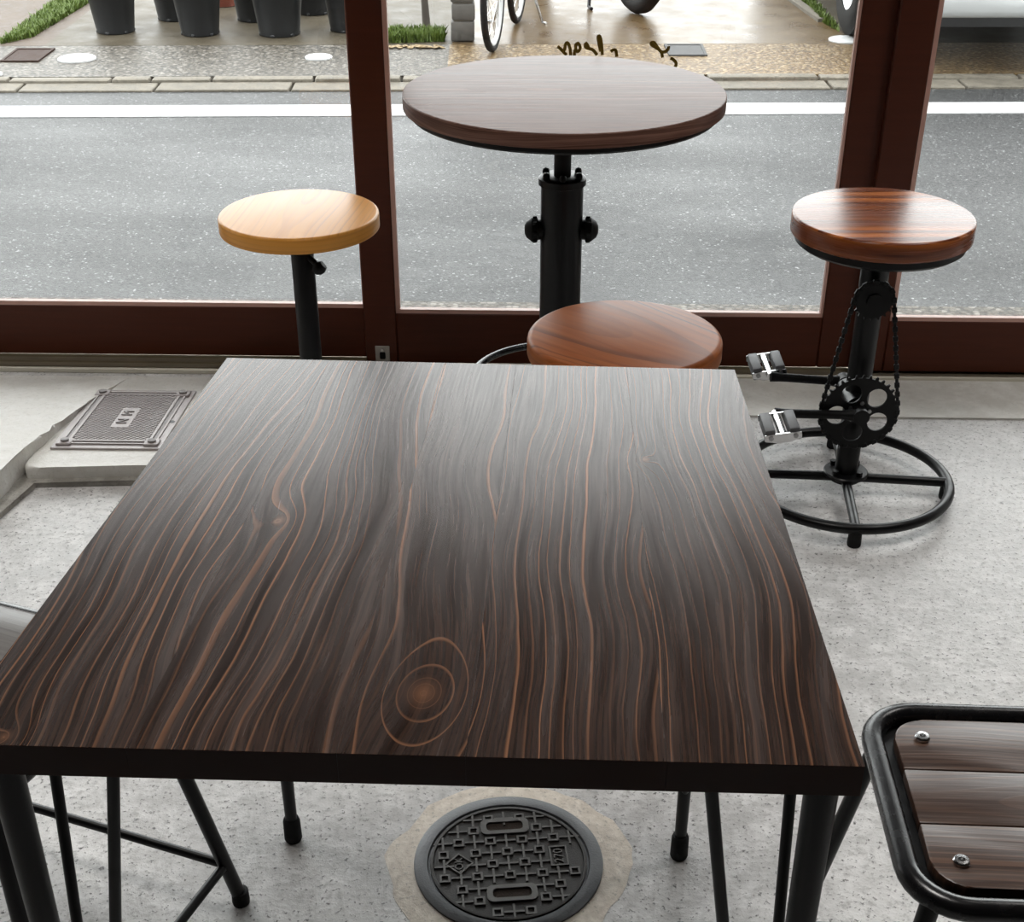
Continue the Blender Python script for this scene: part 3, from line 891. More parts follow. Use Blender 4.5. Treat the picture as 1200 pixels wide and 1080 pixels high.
for sx in (-1, 1):
    fr.tube([(sx * 0.02, 0.42, 0.29), (sx * 0.055, WB, WR)], 0.009, 8)
    fr.tube([(sx * 0.012, 0.47, 0.56), (sx * 0.055, WB, WR)], 0.008, 8)
fr.obj('frame', 'bike_paint', bk)
B().tube([(-0.27, 0.20, 0.95), (-0.18, 0.14, 0.98), (0, 0.12, 0.93), (0.18, 0.14, 0.98), (0.27, 0.20, 0.95)], 0.011, 8).obj('handlebar', 'chrome', bk)
B().box((0, 0.54, 0.76), (0.14, 0.25, 0.05), None, 0.02, 3).obj('saddle', 'rubber', bk)
for yy in (0.0, WB):
    B().tube([(0, yy + (WR + 0.02) * cos(a), WR + (WR + 0.02) * sin(a)) for a in [R(30 + 10 * i) for i in range(14)]], 0.016, 8).obj('mudguard', 'white_enamel', bk)
B().tube([(-0.05, WB, WR), (-0.13, WB + 0.02, 0.006), (-0.16, WB - 0.02, 0.006)], 0.007, 8).obj('kickstand', 'chrome', bk)
B().tube([(0.05, WB, WR), (0.13, WB + 0.02, 0.006), (0.16, WB - 0.02, 0.006)], 0.007, 8).obj('kickstand', 'chrome', bk)
B().cone((-0.012, 0.42, 0.29), (0.05, 0.42, 0.29), 0.06, seg=24).obj('chainring', 'chrome', bk)

pS = at_z(747, 16, ZP)
sc_ = thing('motor_scooter', 'dark motor scooter standing on the tan forecourt behind the round table', 'scooter', (pS.x, pS.y, ZP), R(29))
wheel_parts(sc_, 0.0, 0.215, 0.048, rim='silver', spokes=8)
wheel_parts(sc_, 1.15, 0.215, 0.048, rim='silver', spokes=8)
B().tube([(0, -0.12, 0.62), (0, 0.1, 0.70), (0, 0.45, 0.62), (0, 0.52, 0.36)], [0.07, 0.14, 0.14, 0.10], 14).obj('body', 'scooter_paint', sc_)
B().box((0, 0.66, 0.30), (0.26, 0.42, 0.07), None, 0.02, 2).obj('footboard', 'scooter_paint', sc_)
B().box((0, 0.92, 0.58), (0.34, 0.06, 0.60), (0.35, 0, 0), 0.025, 2).obj('leg_shield', 'scooter_paint', sc_)
B().tube([(0, 1.13, 0.25), (0, 1.05, 0.55), (0, 0.92, 0.98)], 0.025, 10).obj('steering_column', 'black', sc_)
B().tube([(-0.3, 0.82, 1.0), (0, 0.92, 0.98), (0.3, 0.82, 1.0)], 0.014, 8).obj('handlebar', 'black', sc_)
B().box((0, 0.18, 0.77), (0.24, 0.56, 0.09), None, 0.035, 3).obj('seat', 'rubber', sc_)
B().tube([(0, 1.15 + 0.27 * cos(a), 0.215 + 0.27 * sin(a)) for a in [R(30 + 10 * i) for i in range(12)]], 0.05, 10).obj('mudguard', 'scooter_paint', sc_)
st = B()
for sx in (-1, 1):
    st.tube([(sx * 0.07, 0.34, 0.26), (sx * 0.12, 0.30, 0.10), (sx * 0.15, 0.26, 0.01), (sx * 0.17, 0.20, 0.008)], 0.010, 8)
st.tube([(-0.12, 0.30, 0.10), (0.12, 0.30, 0.10)], 0.009, 8)
st.obj('centre_stand', 'black', sc_)

# ------------------------------------------------------------------ car parked nose out
pW = at_z(997, 41, ZP)
car_x = pW.x + 0.80
car = thing('car', 'white car parked nose out beyond the right window', 'car', (car_x, 6.42, ZP), 0.0)
def loft(secs, seg=28):
    bb = B()
    rings = []
    for (y, zb, zt, hw, e) in secs:
        ring = []
        for i in range(seg):
            a = 2 * pi * i / seg
            ca, sa = cos(a), sin(a)
            x = hw * math.copysign(abs(ca) ** e, ca)
            zz = (zb + zt) / 2 + (zt - zb) / 2 * math.copysign(abs(sa) ** e, sa)
            ring.append(bb.bm.verts.new((x, y, zz)))
        rings.append(ring)
    for a, c in zip(rings, rings[1:]):
        for i in range(seg):
            j = (i + 1) % seg
            bb.bm.faces.new((a[i], a[j], c[j], c[i]))
    bb.bm.faces.new(rings[0])
    bb.bm.faces.new(rings[-1])
    return bb
loft([(0.0, 0.28, 0.52, 0.62, .5), (0.05, 0.235, 0.64, 0.72, .45), (0.16, 0.235, 0.74, 0.80, .4), (0.5, 0.24, 0.84, 0.845, .35), (1.1, 0.25, 0.93, 0.85, .33),
      (2.2, 0.25, 0.95, 0.85, .33), (3.3, 0.26, 0.97, 0.84, .35), (3.75, 0.30, 0.93, 0.80, .4), (3.88, 0.36, 0.85, 0.70, .5)]).obj('body', 'white_paint', car)
loft([(0.95, 0.90, 0.94, 0.72, .5), (1.5, 0.90, 1.34, 0.66, .45), (1.9, 0.90, 1.46, 0.64, .42), (2.8, 0.90, 1.46, 0.63, .42), (3.3, 0.90, 1.34, 0.62, .45), (3.75, 0.9, 0.95, 0.66, .5)]).obj('cabin', 'car_glass', car)
loft([(1.62, 1.37, 1.45, 0.56, .5), (1.95, 1.42, 1.49, 0.60, .5), (2.8, 1.42, 1.49, 0.59, .5), (3.2, 1.36, 1.43, 0.52, .5)]).obj('roof', 'white_paint', car)
B().box((0, 0.045, 0.298), (1.50, 0.16, 0.105), None, 0.035, 3).obj('bumper', 'white_paint', car)
B().box((0, 0.012, 0.405), (1.16, 0.10, 0.10), None, 0.03, 3).obj('lower_grille', 'car_black', car)
B().box((0, 0.02, 0.56), (0.9, 0.10, 0.09), None, 0.03, 3).obj('grille', 'car_black', car)
B().box((0, 1.95, 0.21), (1.5, 3.3, 0.12)).obj('underbody', 'car_black', car)
for sx in (-1, 1):
    B().box((sx * 0.58, 0.09, 0.62), (0.26, 0.14, 0.12), (0, 0, sx * 0.35), 0.04, 3).obj('headlight', 'chrome', car)
    for yy in (pW.y - 6.42, pW.y - 6.42 + 2.45):
        rot = Matrix.Rotation(pi / 2, 3, 'Y')
        bb = B().lathe([(0.18, -0.09), (0.27, -0.095), (0.300, -0.075), (0.305, 0), (0.300, 0.075), (0.27, 0.095), (0.18, 0.09)], 40, (sx * 0.755, yy, 0.305), rot)
        w = bb.obj('wheel', 'rubber', car)
        B().lathe([(0, -0.07), (0.05, -0.075), (0.06, -0.05), (0.16, -0.055), (0.185, -0.085), (0.19, 0), (0.185, 0.085), (0.16, 0.055), (0.06, 0.05), (0.05, 0.075), (0, 0.07)], 40, (sx * 0.755, yy, 0.305), rot).obj('rim', 'silver', w)

# ------------------------------------------------------------------ SQUARE TABLE
TZ, TT = 0.72, 0.028
cFL, cFR, cBR, cBL = at_z(-72, 871, TZ), at_z(1014, 898, TZ), at_z(861, 433, TZ), at_z(266, 419, TZ)
ctr = (cFL + cFR + cBR + cBL) / 4
table = thing('square_table', 'large square café table with dark stained pine plank top in the foreground', 'table', (ctr.x, ctr.y, 0), 0)
lc = [Vector(((p - ctr).x, (p - ctr).y, 0)) for p in (cFL, cFR, cBR, cBL)]
cuts = [0, 0.205, 0.4346, 0.5737, 0.79, 1]
MW = 0.62
def tab_uv(co):
    # across / along the boards, in metres
    f_ = lc[0].lerp(lc[1], 0.5).y
    k_ = lc[3].lerp(lc[2], 0.5).y
    t = (co.y - f_) / (k_ - f_)
    l = lc[0].lerp(lc[3], t)
    r = lc[1].lerp(lc[2], t)
    s = (co.x - l.x) / (r.x - l.x)
    return ((s - 0.5) * MW, t * (k_ - f_))
G = 0.00002
for a, c in zip(cuts, cuts[1:]):
    p = [lc[0].lerp(lc[1], a), lc[0].lerp(lc[1], c), lc[3].lerp(lc[2], c), lc[3].lerp(lc[2], a)]
    g0 = G if a > 0 else 0
    g1 = G if c < 1 else 0
    p[0].x += g0; p[3].x += g0; p[1].x -= g1; p[2].x -= g1
    dz = random.uniform(-0.00005, 0.00005)
    bb = B().prism([(q.x, q.y) for q in p], TZ - TT, TZ + dz, 0.00018, 1)
    me = bb.mesh('plank', 'table_wood', 30)
    mid = ((a + c) / 2 - 0.5) * MW
    off = random.uniform(-0.03, 0.03)
    set_uv(me, lambda co: (tab_uv(co)[0] - (co.z - TZ) * 0.6, tab_uv(co)[1] + (co.z - TZ) * 0.5))
    me.materials.append(M['table_edge'])
    for f_ in me.polygons:
        if f_.normal.z < 0.5: f_.material_index = 1
    place('plank', me, table)

# legs: tapered post with rubber foot and two hairpin rods from an underside plate
for i, (q, ox, oy) in enumerate(zip(lc, (1, -1, -1, 1), (1, 1, -1, -1))):
    inx, iny = ((0.022, 0.045), (0.015, 0.045), (0.020, 0.032), (0.020, 0.032))[i]
    x, y = q.x + ox * inx, q.y + oy * iny
    zt = TZ - TT
    B().prism([(x - ox * 0.012, y - oy * 0.03), (x + ox * 0.125, y - oy * 0.03), (x + ox * 0.125, y + oy * 0.01), (x + ox * 0.01, y + oy * 0.125), (x - ox * 0.012, y + oy * 0.125)],
              zt - 0.005, zt - 0.0002, 0.001, 1).obj('mounting_plate', 'black', table)
    leg = B().tube([(x, y, zt - 0.004), (x, y, 0.03)], [0.0135, 0.0082], 18).obj('leg', 'black', table)
    B().lathe([(0, 0), (0.011, 0), (0.0125, 0.004), (0.0120, 0.035), (0.0105, 0.040), (0.0090, 0.041)], 20, (x, y, 0)).obj('rubber_foot', 'rubber', leg)
    for (dx, dy) in ((0.088 * ox, 0.0), (0.0, 0.105 * oy)):
        B().tube([(x + dx, y + dy, zt - 0.004), (x + dx * 0.1, y + dy * 0.1, 0.135), (x, y, 0.115)], 0.0052, 10).obj('hairpin_rod', 'black', table)

# ------------------------------------------------------------------ ROUND TABLE
rt_x, rt_y, rt_z = 0.0966, 2.604, 0.748
rt = thing('round_table', 'round walnut topped pedestal table on a black hydrant post by the window', 'table', (rt_x, rt_y, 0), 0)
def disc(r, z0, z1, e, name, mat, parent, ang):
    me = B().lathe(disc_prof(r, z0, z1, e), 96).mesh(name, mat)
    uv = me.uv_layers.new(name='grain')
    ca, sa = cos(-ang), sin(-ang)
    for p in me.polygons:
        for li in p.loop_indices:
            co = me.vertices[me.loops[li].vertex_index].co
            if abs(p.normal.z) > 0.5:
                uv.data[li].uv = (co.x, co.y)
            else:
                th = math.atan2(co.y, co.x)
                if th - math.atan2(p.center.y, p.center.x) > pi: th -= 2 * pi
                if th - math.atan2(p.center.y, p.center.x) < -pi: th += 2 * pi
                a, b_ = co.z + 0.05, th * r
                uv.data[li].uv = (ca * a - sa * b_, sa * a + ca * b_)
    return place(name, me, parent)
def disc_prof(r, z0, z1, e):
    out = [(0, z0), (r - e * 0.6, z0)]
    for k in range(1, 4): out.append((r - e * 0.6 + e * 0.6 * sin(pi / 2 * k / 3), z0 + e * 0.6 - e * 0.6 * cos(pi / 2 * k / 3)))
    for k in range(0, 5): out.append((r - e + e * cos(pi / 2 * k / 4), z1 - e + e * sin(pi / 2 * k / 4)))
    out.append((0, z1))
    return out
disc(0.30, 0.722, rt_z, 0.003, 'tabletop', 'round_wood', rt, pi / 2)
B().lathe([(0, 0.709), (0.285, 0.709), (0.289, 0.713), (0.289, 0.7215), (0, 0.7215)], 96).obj('under_plate', 'black', rt)
B().cone((0, 0, 0.58), (0, 0, 0.709), 0.0165, seg=24).obj('screw_neck', 'black_matt', rt)
hy = B().lathe([(0.0, 0.055), (0.041, 0.055), (0.041, 0.572), (0.046, 0.574), (0.046, 0.586), (0.040, 0.590), (0, 0.590)], 40).obj('hydrant_post', 'black', rt)
for k in range(6):
    a = k * pi / 3 + 0.52
    B().lathe([(0.0068, 0), (0.0068, 0.006), (0.005, 0.010), (0, 0.012)], 12, (0.036 * cos(a), 0.036 * sin(a), 0.589)).obj('bolt', 'black', hy)
for sx in (-1, 1):
    rot = Matrix.Rotation(sx * pi / 2, 3, 'Y')
    cap = B().lathe([(0.020, 0.036), (0.020, 0.046), (0.024, 0.047), (0.024, 0.058), (0.021, 0.061), (0.016, 0.068), (0.008, 0.072), (0, 0.072)], 24, (0, 0, 0.484), rot).obj('side_cap', 'black_matt', rt)
    nut = B()
    for k in range(8):
        a = k * pi / 4
        nut.box((sx * 0.052, 0.0238 * cos(a), 0.484 + 0.0238 * sin(a)), (0.008, 0.006, 0.006), (a, 0, 0), 0.001, 1)
    nut.obj('lug', 'black_matt', cap)
B().tube([(0.18 * cos(a), 0.18 * sin(a), 0.165) for a in [2 * pi * i / 72 for i in range(72)]], 0.0075, 12, True).obj('foot_ring', 'black_gloss', rt)
for k in range(4):
    a = k * pi / 2 + 0.02
    B().tube([(0.038 * cos(a), 0.038 * sin(a), 0.165), (0.18 * cos(a), 0.18 * sin(a), 0.165)], 0.0065, 10).obj('ring_spoke', 'black', rt)
B().lathe([(0, 0.03), (0.075, 0.03), (0.075, 0.042), (0.055, 0.046), (0.050, 0.058), (0, 0.058)], 40).obj('base_flange', 'black', rt)
for k in range(4):
    a = k * pi / 2 + 0.6
    ft = B().tube([(0.05 * cos(a), 0.05 * sin(a), 0.034), (0.25 * cos(a), 0.25 * sin(a), 0.030)], 0.015, 14).obj('base_leg', 'black', rt)
    B().lathe([(0, 0), (0.019, 0), (0.019, 0.03), (0, 0.034)], 18, (0.24 * cos(a), 0.24 * sin(a), 0)).obj('foot', 'rubber', ft)

# ------------------------------------------------------------------ round stools
def ring_base(t, r, mat='black', z=0.036, tr=0.0105, yaw=-0.09):
    B().tube([(r * cos(a), r * sin(a), z) for a in [2 * pi * i / 80 for i in range(80)]], tr, 14, True).obj('base_ring', mat, t)
    for k in range(4):
        a = yaw + k * pi / 2
        B().tube([(0.02 * cos(a), 0.02 * sin(a), z + 0.002), (r * cos(a), r * sin(a), z)], 0.0095, 12).obj('base_spoke', mat, t)
        B().lathe([(0, 0), (0.0125, 0), (0.0135, 0.004), (0.0125, z - 0.004), (0, z)], 16, (r * cos(a), r * sin(a), 0)).obj('foot', 'rubber', t)
    fl_ = B().lathe([(0, z - 0.002), (0.030, z - 0.002), (0.030, z + 0.010), (0.044, z + 0.010), (0.044, z + 0.015), (0.042, z + 0.017), (0, z + 0.017)], 36).obj('flange', 'black', t)
    for k in range(4):
        a = yaw + pi / 4 + k * pi / 2
        B().cone((0.033 * cos(a), 0.033 * sin(a), z + 0.016), (0.033 * cos(a), 0.033 * sin(a), z + 0.026), 0.0065, seg=6).obj('bolt', 'black_matt', fl_)

# pale stool, left
ls_x, ls_y, ls_z = -0.4125, 2.59, 0.522
pst = thing('round_stool', 'pale varnished maple round stool in front of the left window', 'stool', (ls_x, ls_y, 0))
disc(0.155, ls_z - 0.031, ls_z, 0.006, 'seat', 'maple', pst, 0.12)
B().lathe([(0, ls_z - 0.038), (0.07, ls_z - 0.038), (0.07, ls_z - 0.031), (0, ls_z - 0.031)], 32).obj('seat_plate', 'black', pst)
B().cone((0, 0, 0.35), (0, 0, ls_z - 0.037), 0.0145, seg=24).obj('inner_post', 'black_matt', pst)
B().lathe([(0.0165, 0.439), (0.0165, 0.444), (0.0215, 0.444), (0.0225, 0.440), (0.0225, 0.05), (0.0, 0.05)], 32).obj('outer_post', 'black', pst)
kn = B().tube([(0.014, -0.012, 0.437), (0.03, -0.026, 0.428)], 0.006, 10).obj('clamp_screw', 'black', pst)
B().lathe([(0, -0.014), (0.008, -0.013), (0.0125, -0.006), (0.0130, 0.002), (0.009, 0.010), (0, 0.012)], 20, (0.037, -0.030, 0.422), Matrix.Rotation(0.9, 3, 'Y')).obj('clamp_knob', 'black_matt', kn)
ring_base(pst, 0.19)

# cherry stool, middle
ms_x, ms_y, ms_z = 0.187, 2.113, 0.47
mst = thing('round_stool', 'reddish cherry wood round stool directly behind the square table', 'stool', (ms_x, ms_y, 0))
disc(0.162, ms_z - 0.036, ms_z, 0.010, 'seat', 'cherry', mst, -0.85)
B().lathe([(0, ms_z - 0.044), (0.07, ms_z - 0.044), (0.07, ms_z - 0.036), (0, ms_z - 0.036)], 32).obj('seat_plate', 'black', mst)
B().cone((0, 0, 0.05), (0, 0, ms_z - 0.043), 0.0215, seg=28).obj('post', 'black', mst)
ring_base(mst, 0.19)

# bicycle stool, right
bs = at_z(991, 552, 0.05)
bs_z = 0.577
bst = thing('pedal_stool', 'round rosewood stool on a black post with bicycle cranks, chain and ring base', 'stool', (bs.x, bs.y, 0))
disc(0.1625, bs_z - 0.036, bs_z, 0.005, 'seat', 'rosewood', bst, pi / 2 - 0.04)
B().lathe([(0, bs_z - 0.056), (0.145, bs_z - 0.056), (0.153, bs_z - 0.050), (0.153, bs_z - 0.036), (0, bs_z - 0.036)], 80).obj('seat_plate', 'black', bst)
B().lathe([(0.0, bs_z - 0.057), (0.026, bs_z - 0.057), (0.026, 0.44), (0.0235, 0.43), (0.0235, 0.22), (0.0225, 0.045), (0, 0.045)], 36).obj('post', 'black', bst)
ring_base(bst, 0.203, yaw=-0.10)

def toothed(r, teeth, h, n=4):
    pts = []
    for i in range(teeth):
        for k, rr in ((0.0, r), (0.25, r), (0.42, r + h), (0.58, r + h), (0.75, r)):
            a = 2 * pi * (i + k) / teeth
            pts.append((rr * cos(a), rr * sin(a)))
    return pts
YC = -0.062                       # chainring plane, in front of the post
cz = 0.205                        # bottom bracket height
v_ = at_y(1006, 482, bs.y + YC)
cz = v_.z
ccx = v_.x - bs.x
def up(b_):                       # xy drawing -> standing in the xz plane
    return b_.xf(Matrix.Rotation(pi / 2, 4, 'X'))
def chainring():
    r0, teeth, th = 0.0705, 34, 0.0060
    bb = B()
    outer = toothed(r0, teeth, th)
    bm = bb.bm
    # plate with five round holes: triangulated fill between outline and holes
    def loop(pts, z):
        vs = [bm.verts.new((x, y, z)) for x, y in pts]
        return vs, [bm.edges.new((vs[i], vs[(i + 1) % len(vs)])) for i in range(len(vs))]
    holes = [circ(0.0192, 24, 0.0425 * cos(a), 0.0425 * sin(a)) for a in [R(-28 + 72 * k) for k in range(5)]]
    es = []
    for pts in [outer] + holes:
        es += loop(pts, 0)[1]
    bmesh.ops.triangle_fill(bm, use_beauty=True, use_dissolve=False, edges=es)
    r = bmesh.ops.extrude_face_region(bm, geom=bm.faces[:])
    for g in r['geom']:
        if isinstance(g, bmesh.types.BMVert): g.co.z += 0.004
    return bb
up(chainring()).obj('chainring', 'black_matt', bst, (ccx, YC, cz))
cr_o = bpy.data.objects['chainring.001'] if 'chainring.001' in bpy.data.objects else bpy.data.objects['chainring']
B().cone((ccx, YC - 0.022, cz), (ccx, 0.085, cz), 0.0095, seg=18).obj('axle', 'black_matt', bst)
B().cone((ccx, -0.045, cz), (ccx, 0.045, cz), 0.021, seg=24).obj('bottom_bracket', 'black', bst)
for k in range(5):
    a = R(8 + 72 * k)
    B().cone((0.0195 * cos(a), -0.007, 0.0195 * sin(a)), (0.0195 * cos(a), 0.002, 0.0195 * sin(a)), 0.004, seg=10).obj('ring_bolt', 'dull_steel', cr_o)
# small upper sprocket
v_ = at_y(1024, 352, bs.y + YC)
tz, tcx = v_.z, v_.x - bs.x
spk = up(B().prism(toothed(0.033, 18, 0.005), 0, 0.004)).obj('sprocket', 'black_matt', bst, (tcx, YC, tz))
B().cone((0, -0.008, 0), (0, 0.060, 0), 0.014, seg=20).obj('sprocket_hub', 'black_matt', spk)
# chain: alternate links following the tangents round both wheels
def chain():
    r1, r2 = 0.0735, 0.036
    c1, c2 = Vector((ccx, cz)), Vector((tcx, tz))
    d = c2 - c1
    L = d.length
    base = math.atan2(d.y, d.x)
    al = math.acos((r1 - r2) / L)
    path = []
    for k in range(40):      # lower arc
        a = base + al + (2 * pi - 2 * al) * k / 40
        path.append(c1 + Vector((cos(a), sin(a))) * r1)
    p_, q_ = c1 + Vector((cos(base - al), sin(base - al))) * r1, c2 + Vector((cos(base - al), sin(base - al))) * r2
    for k in range(30): path.append(p_.lerp(q_, k / 30))
    for k in range(24):
        a = base - al + 2 * al * k / 24
        path.append(c2 + Vector((cos(a), sin(a))) * r2)
    p_, q_ = c2 + Vector((cos(base + al), sin(base + al))) * r2, c1 + Vector((cos(base + al), sin(base + al))) * r1
    for k in range(30): path.append(p_.lerp(q_, k / 30))
    # resample
    path.append(path[0])
    out, acc, step = [], 0.0, 0.0095
    for a, c in zip(path, path[1:]):
        l = (c - a).length
        while acc <= l:
            out.append(a.lerp(c, acc / l if l else 0))
            acc += step
        acc -= l
    bb = B()
    n = len(out)
    for i in range(n):
        a, c = out[i], out[(i + 1) % n]
        ang = math.atan2((c - a).y, (c - a).x)
        m_ = (a + c) / 2
        w = 0.0092 if i % 2 else 0.0058
        bb.box((m_.x, YC - 0.002, m_.y), (0.0105, 0.006 if i % 2 else 0.0035, w), (0, -ang, 0), 0.001, 1)
    return bb
ch = chain().obj('chain', 'black_matt', bst)
# cranks and pedals
def crank(name_y, u, v, yy, out):
    """arm from the axle to the pedal seen at pixel u, v; pedal points away from the post by sign out"""
    e = at_y(u, v, bs.y + yy)
    ex, ez = e.x - bs.x, e.z
    arm = B()
    d = Vector((ex - ccx, 0, ez - cz))
    ang = math.atan2(d.z, d.x)
    n = 9
    pts = [Vector((ccx, yy, cz)) + d * (k / n) for k in range(n + 1)]
    arm.tube(pts, [0.0125, 0.0115] + [0.0085] * (n - 3) + [0.0090, 0.0105], 12)
    arm.cone((ccx, yy - 0.012, cz), (ccx, yy + 0.012, cz), 0.0155, seg=20)
    a_ = arm.obj('crank_arm', 'black_matt', bst)
    # pedal
    L_, W_, H_ = 0.085, 0.066, 0.026
    y0 = yy + out * 0.012
    y1 = y0 + out * L_
    tilt = R(-8)
    pd = thing('tmp', '', 'tmp')
    bpy.data.objects.remove(pd)
    rot = Matrix.Rotation(tilt, 3, 'Y')
    ax = B().cone((ex, yy, ez), (ex, y1, ez), 0.0075, seg=16).obj('pedal', 'chrome', bst)
    for sx in (-1, 1):
        c = Vector((ex, (y0 + y1) / 2, ez)) + rot @ Vector((sx * 0.0225, 0, 0))
        B().box(c, (0.019, L_ - 0.008, H_), rot, 0.003, 2).obj('pedal_block', 'pedal_rubber', ax)
    for ye in (y0, y1):
        pl_ = []
        for (x_, z_) in ((-0.034, -0.006), (-0.012, -0.012), (0.012, -0.012), (0.034, -0.006), (0.034, 0.006), (0.014, 0.007), (-0.014, 0.007), (-0.034, 0.006)):
            pl_.append((x_, z_))
        B().prism(pl_, -0.0018, 0.0018, 0.0006, 1).xf(Matrix.Translation((ex, ye, ez)) @ rot.to_4x4() @ Matrix.Rotation(pi / 2, 4, 'X')).obj('end_plate', 'chrome', ax)
        for sx in (-1, 1):
            c = Vector((ex, ye, ez)) + rot @ Vector((sx * 0.0225, 0, 0))
            B().cone(c + Vector((0, -0.004, 0)), c + Vector((0, 0.004, 0)), 0.0045, seg=10).obj('pedal_nut', 'dull_steel', ax)
crank(0, 908, 484, YC - 0.016, -1)
crank(1, 903, 441, 0.072, 1)

# ------------------------------------------------------------------ plank stools at the sides
def plank_stool(label, loc, rotz, wood_mat, w=0.315, d=0.305, h=0.45, over=False):
    t = thing('plank_stool', label, 'stool', loc, rotz)
    rt_ = 0.0115
    pr = rrect(w - 2 * rt_, d - 2 * rt_, 0.052, 8)
    B().tube([(x, y, h - rt_ - (0.003 if over else 0)) for x, y in pr], rt_, 14, True).obj('seat_frame', 'black_gloss', t)
    # inner shelf the planks lie on
    o_, i_ = rrect(w - 2 * rt_ - 0.004, d - 2 * rt_ - 0.004, 0.050, 8), rrect(w - 0.09, d - 0.09, 0.03, 8)
    B().ringprism(o_, i_, h - 0.022, h - 0.018).obj('seat_shelf', 'black', t)
    # three planks cut to the rounded outline
    pw, pd_ = (w - 0.026, d - 0.026) if over else (w - 0.066, d - 0.062)
    cuts_ = [-pd_ / 2, -pd_ / 2 + pd_ * 0.345, -pd_ / 2 + pd_ * 0.67, pd_ / 2]
    rr = 0.034
    for k in range(3):
        y0, y1 = cuts_[k] + 0.0006, cuts_[k + 1] - 0.0006
        x0 = pw / 2
        poly = []
        def arc(cx_, cy_, a0, a1):
            for i in range(7):
                a = R(a0 + (a1 - a0) * i / 6)
                poly.append((cx_ + rr * cos(a), cy_ + rr * sin(a)))
        if k == 0:
            arc(-x0 + rr, y0 + rr, 180, 270); arc(x0 - rr, y0 + rr, 270, 360)
        else:
            poly += [(-x0, y0), (x0, y0)]
        if k == 2:
            arc(x0 - rr, y1 - rr, 0, 90); arc(-x0 + rr, y1 - rr, 90, 180)
        else:
            poly += [(x0, y1), (-x0, y1)]
        B().prism(poly, h - 0.0178, h - 0.004, 0.002, 2).obj('plank', wood_mat, t)
    for sx in (-1, 1):
        for sy in (-1, 1):
            bx, by = sx * (w / 2 - 0.061), sy * (d / 2 - 0.063)
            bo = B().lathe([(0.0075, 0), (0.0080, 0.003), (0.0065, 0.0048), (0.0032, 0.0050), (0.0030, 0.001), (0, 0.001)], 18, (bx, by, h - 0.0042)).obj('rivet', 'chrome', t)
    # splayed legs and stretchers
    feet = {}
    for sx in (-1, 1):
        for sy in (-1, 1):
            top = Vector((sx * (w / 2 - 0.030), sy * (d / 2 - 0.030), h - 0.020))
            bot = Vector((sx * (w / 2 + 0.030), sy * (d / 2 + 0.030), 0.008))
            feet[(sx, sy)] = (top, bot)
            leg = B().tube([top, bot], 0.0095, 14).obj('leg', 'black', t)
            B().lathe([(0, 0), (0.0112, 0), (0.0118, 0.004), (0.0112, 0.022), (0, 0.024)], 18, (bot.x, bot.y, 0)).obj('foot', 'rubber', leg)
    def pt(k, z):
        a, b_ = feet[k]
        return a.lerp(b_, (a.z - z) / (a.z - b_.z))
    for (k0, k1) in (((-1, 1), (1, 1)), ((1, 1), (1, -1)), ((1, -1), (-1, -1)), ((-1, -1), (-1, 1))):
        B().tube([pt(k0, 0.075), pt(k1, 0.075)], 0.0065, 10).obj('stretcher', 'black', t)
    return t
plank_stool('black framed stool with dark worn planks and steel rivets, right of the square table', (0.518, 1.008, 0), R(-3), 'bench_wood')
plank_stool('black framed stool with grey planks tucked under the left of the square table', (-0.602, 1.198, 0), R(-21), 'grey_bench_wood', over=True)

# ------------------------------------------------------------------ MANHOLE COVER in the floor
mh = at_z(596, 1019)
mh = Vector((mh.x, 1.372, 0))
# mortar collar round it
oc = []
for i in range(72):
    a = 2 * pi * i / 72
    r = 0.166 + 0.016 * mnoise.noise(Vector((cos(a) * 2, sin(a) * 2, 0.3))) + 0.005 * mnoise.noise(Vector((cos(a) * 7, sin(a) * 7, 1.3)))
    oc.append((r * cos(a), r * sin(a)))
bb = B().ringprism(oc, circ(0.1302, 72), -0.01, 0.0035)
for v in bb.bm.verts:
    if v.co.z > 0 and v.co.xy.length > 0.14: v.co.z = 0.0006
struct(bb.obj('mortar_collar', 'collar', None, mh))
MZ = 0.0005
cov = thing('manhole_cover', 'round cast iron inspection cover with raised crosses and two lifting slots', 'manhole cover', mh, R(5))
B().lathe([(0.1085, MZ), (0.1300, MZ), (0.1300, 0.0060), (0.1285, 0.0070), (0.1120, 0.0070), (0.1105, 0.0040), (0.1085, 0.0040), (0.1085, MZ)], 96).obj('frame_ring', 'iron_ring', cov)
B().lathe([(0, MZ), (0.1080, MZ), (0.1080, 0.0062), (0.1070, 0.0066), (0.1040, 0.0066), (0.1030, 0.0040), (0, 0.0040)], 96).obj('cover_plate', 'iron', cov)
PZ = 0.0040
pitch = 0.0222
sq = B().ringprism([(-.0072, -.0072), (.0072, -.0072), (.0072, .0072), (-.0072, .0072)], [(-.0043, -.0043), (.0043, -.0043), (.0043, .0043), (-.0043, .0043)], 0, 0.0032).mesh('square_boss', 'iron_high')
cr = B().box((0, 0, 0.0013), (0.027, 0.0030, 0.0026)).box((0, 0, 0.00131), (0.0030, 0.027, 0.0026)).mesh('cross_rib', 'iron_high')
slots = [(0.0, 0.068), (0.0, -0.060)]
for i in range(-5, 6):
    for j in range(-5, 6):
        x, y = i * pitch, j * pitch + 0.018
        if sqrt(x * x + y * y) > 0.0985: continue
        if any(abs(x - a) < 0.036 and abs(y - c) < 0.0165 for a, c in slots): continue
        if abs(x + 0.068) < 0.019 and abs(y - 0.000) < 0.019: continue
        if abs(x - 0.070) < 0.019 and abs(y - 0.004) < 0.024: continue
        place('square_boss' if (i + j) % 2 == 0 else 'cross_rib', sq if (i + j) % 2 == 0 else cr, cov, (x, y, PZ - 0.0002))
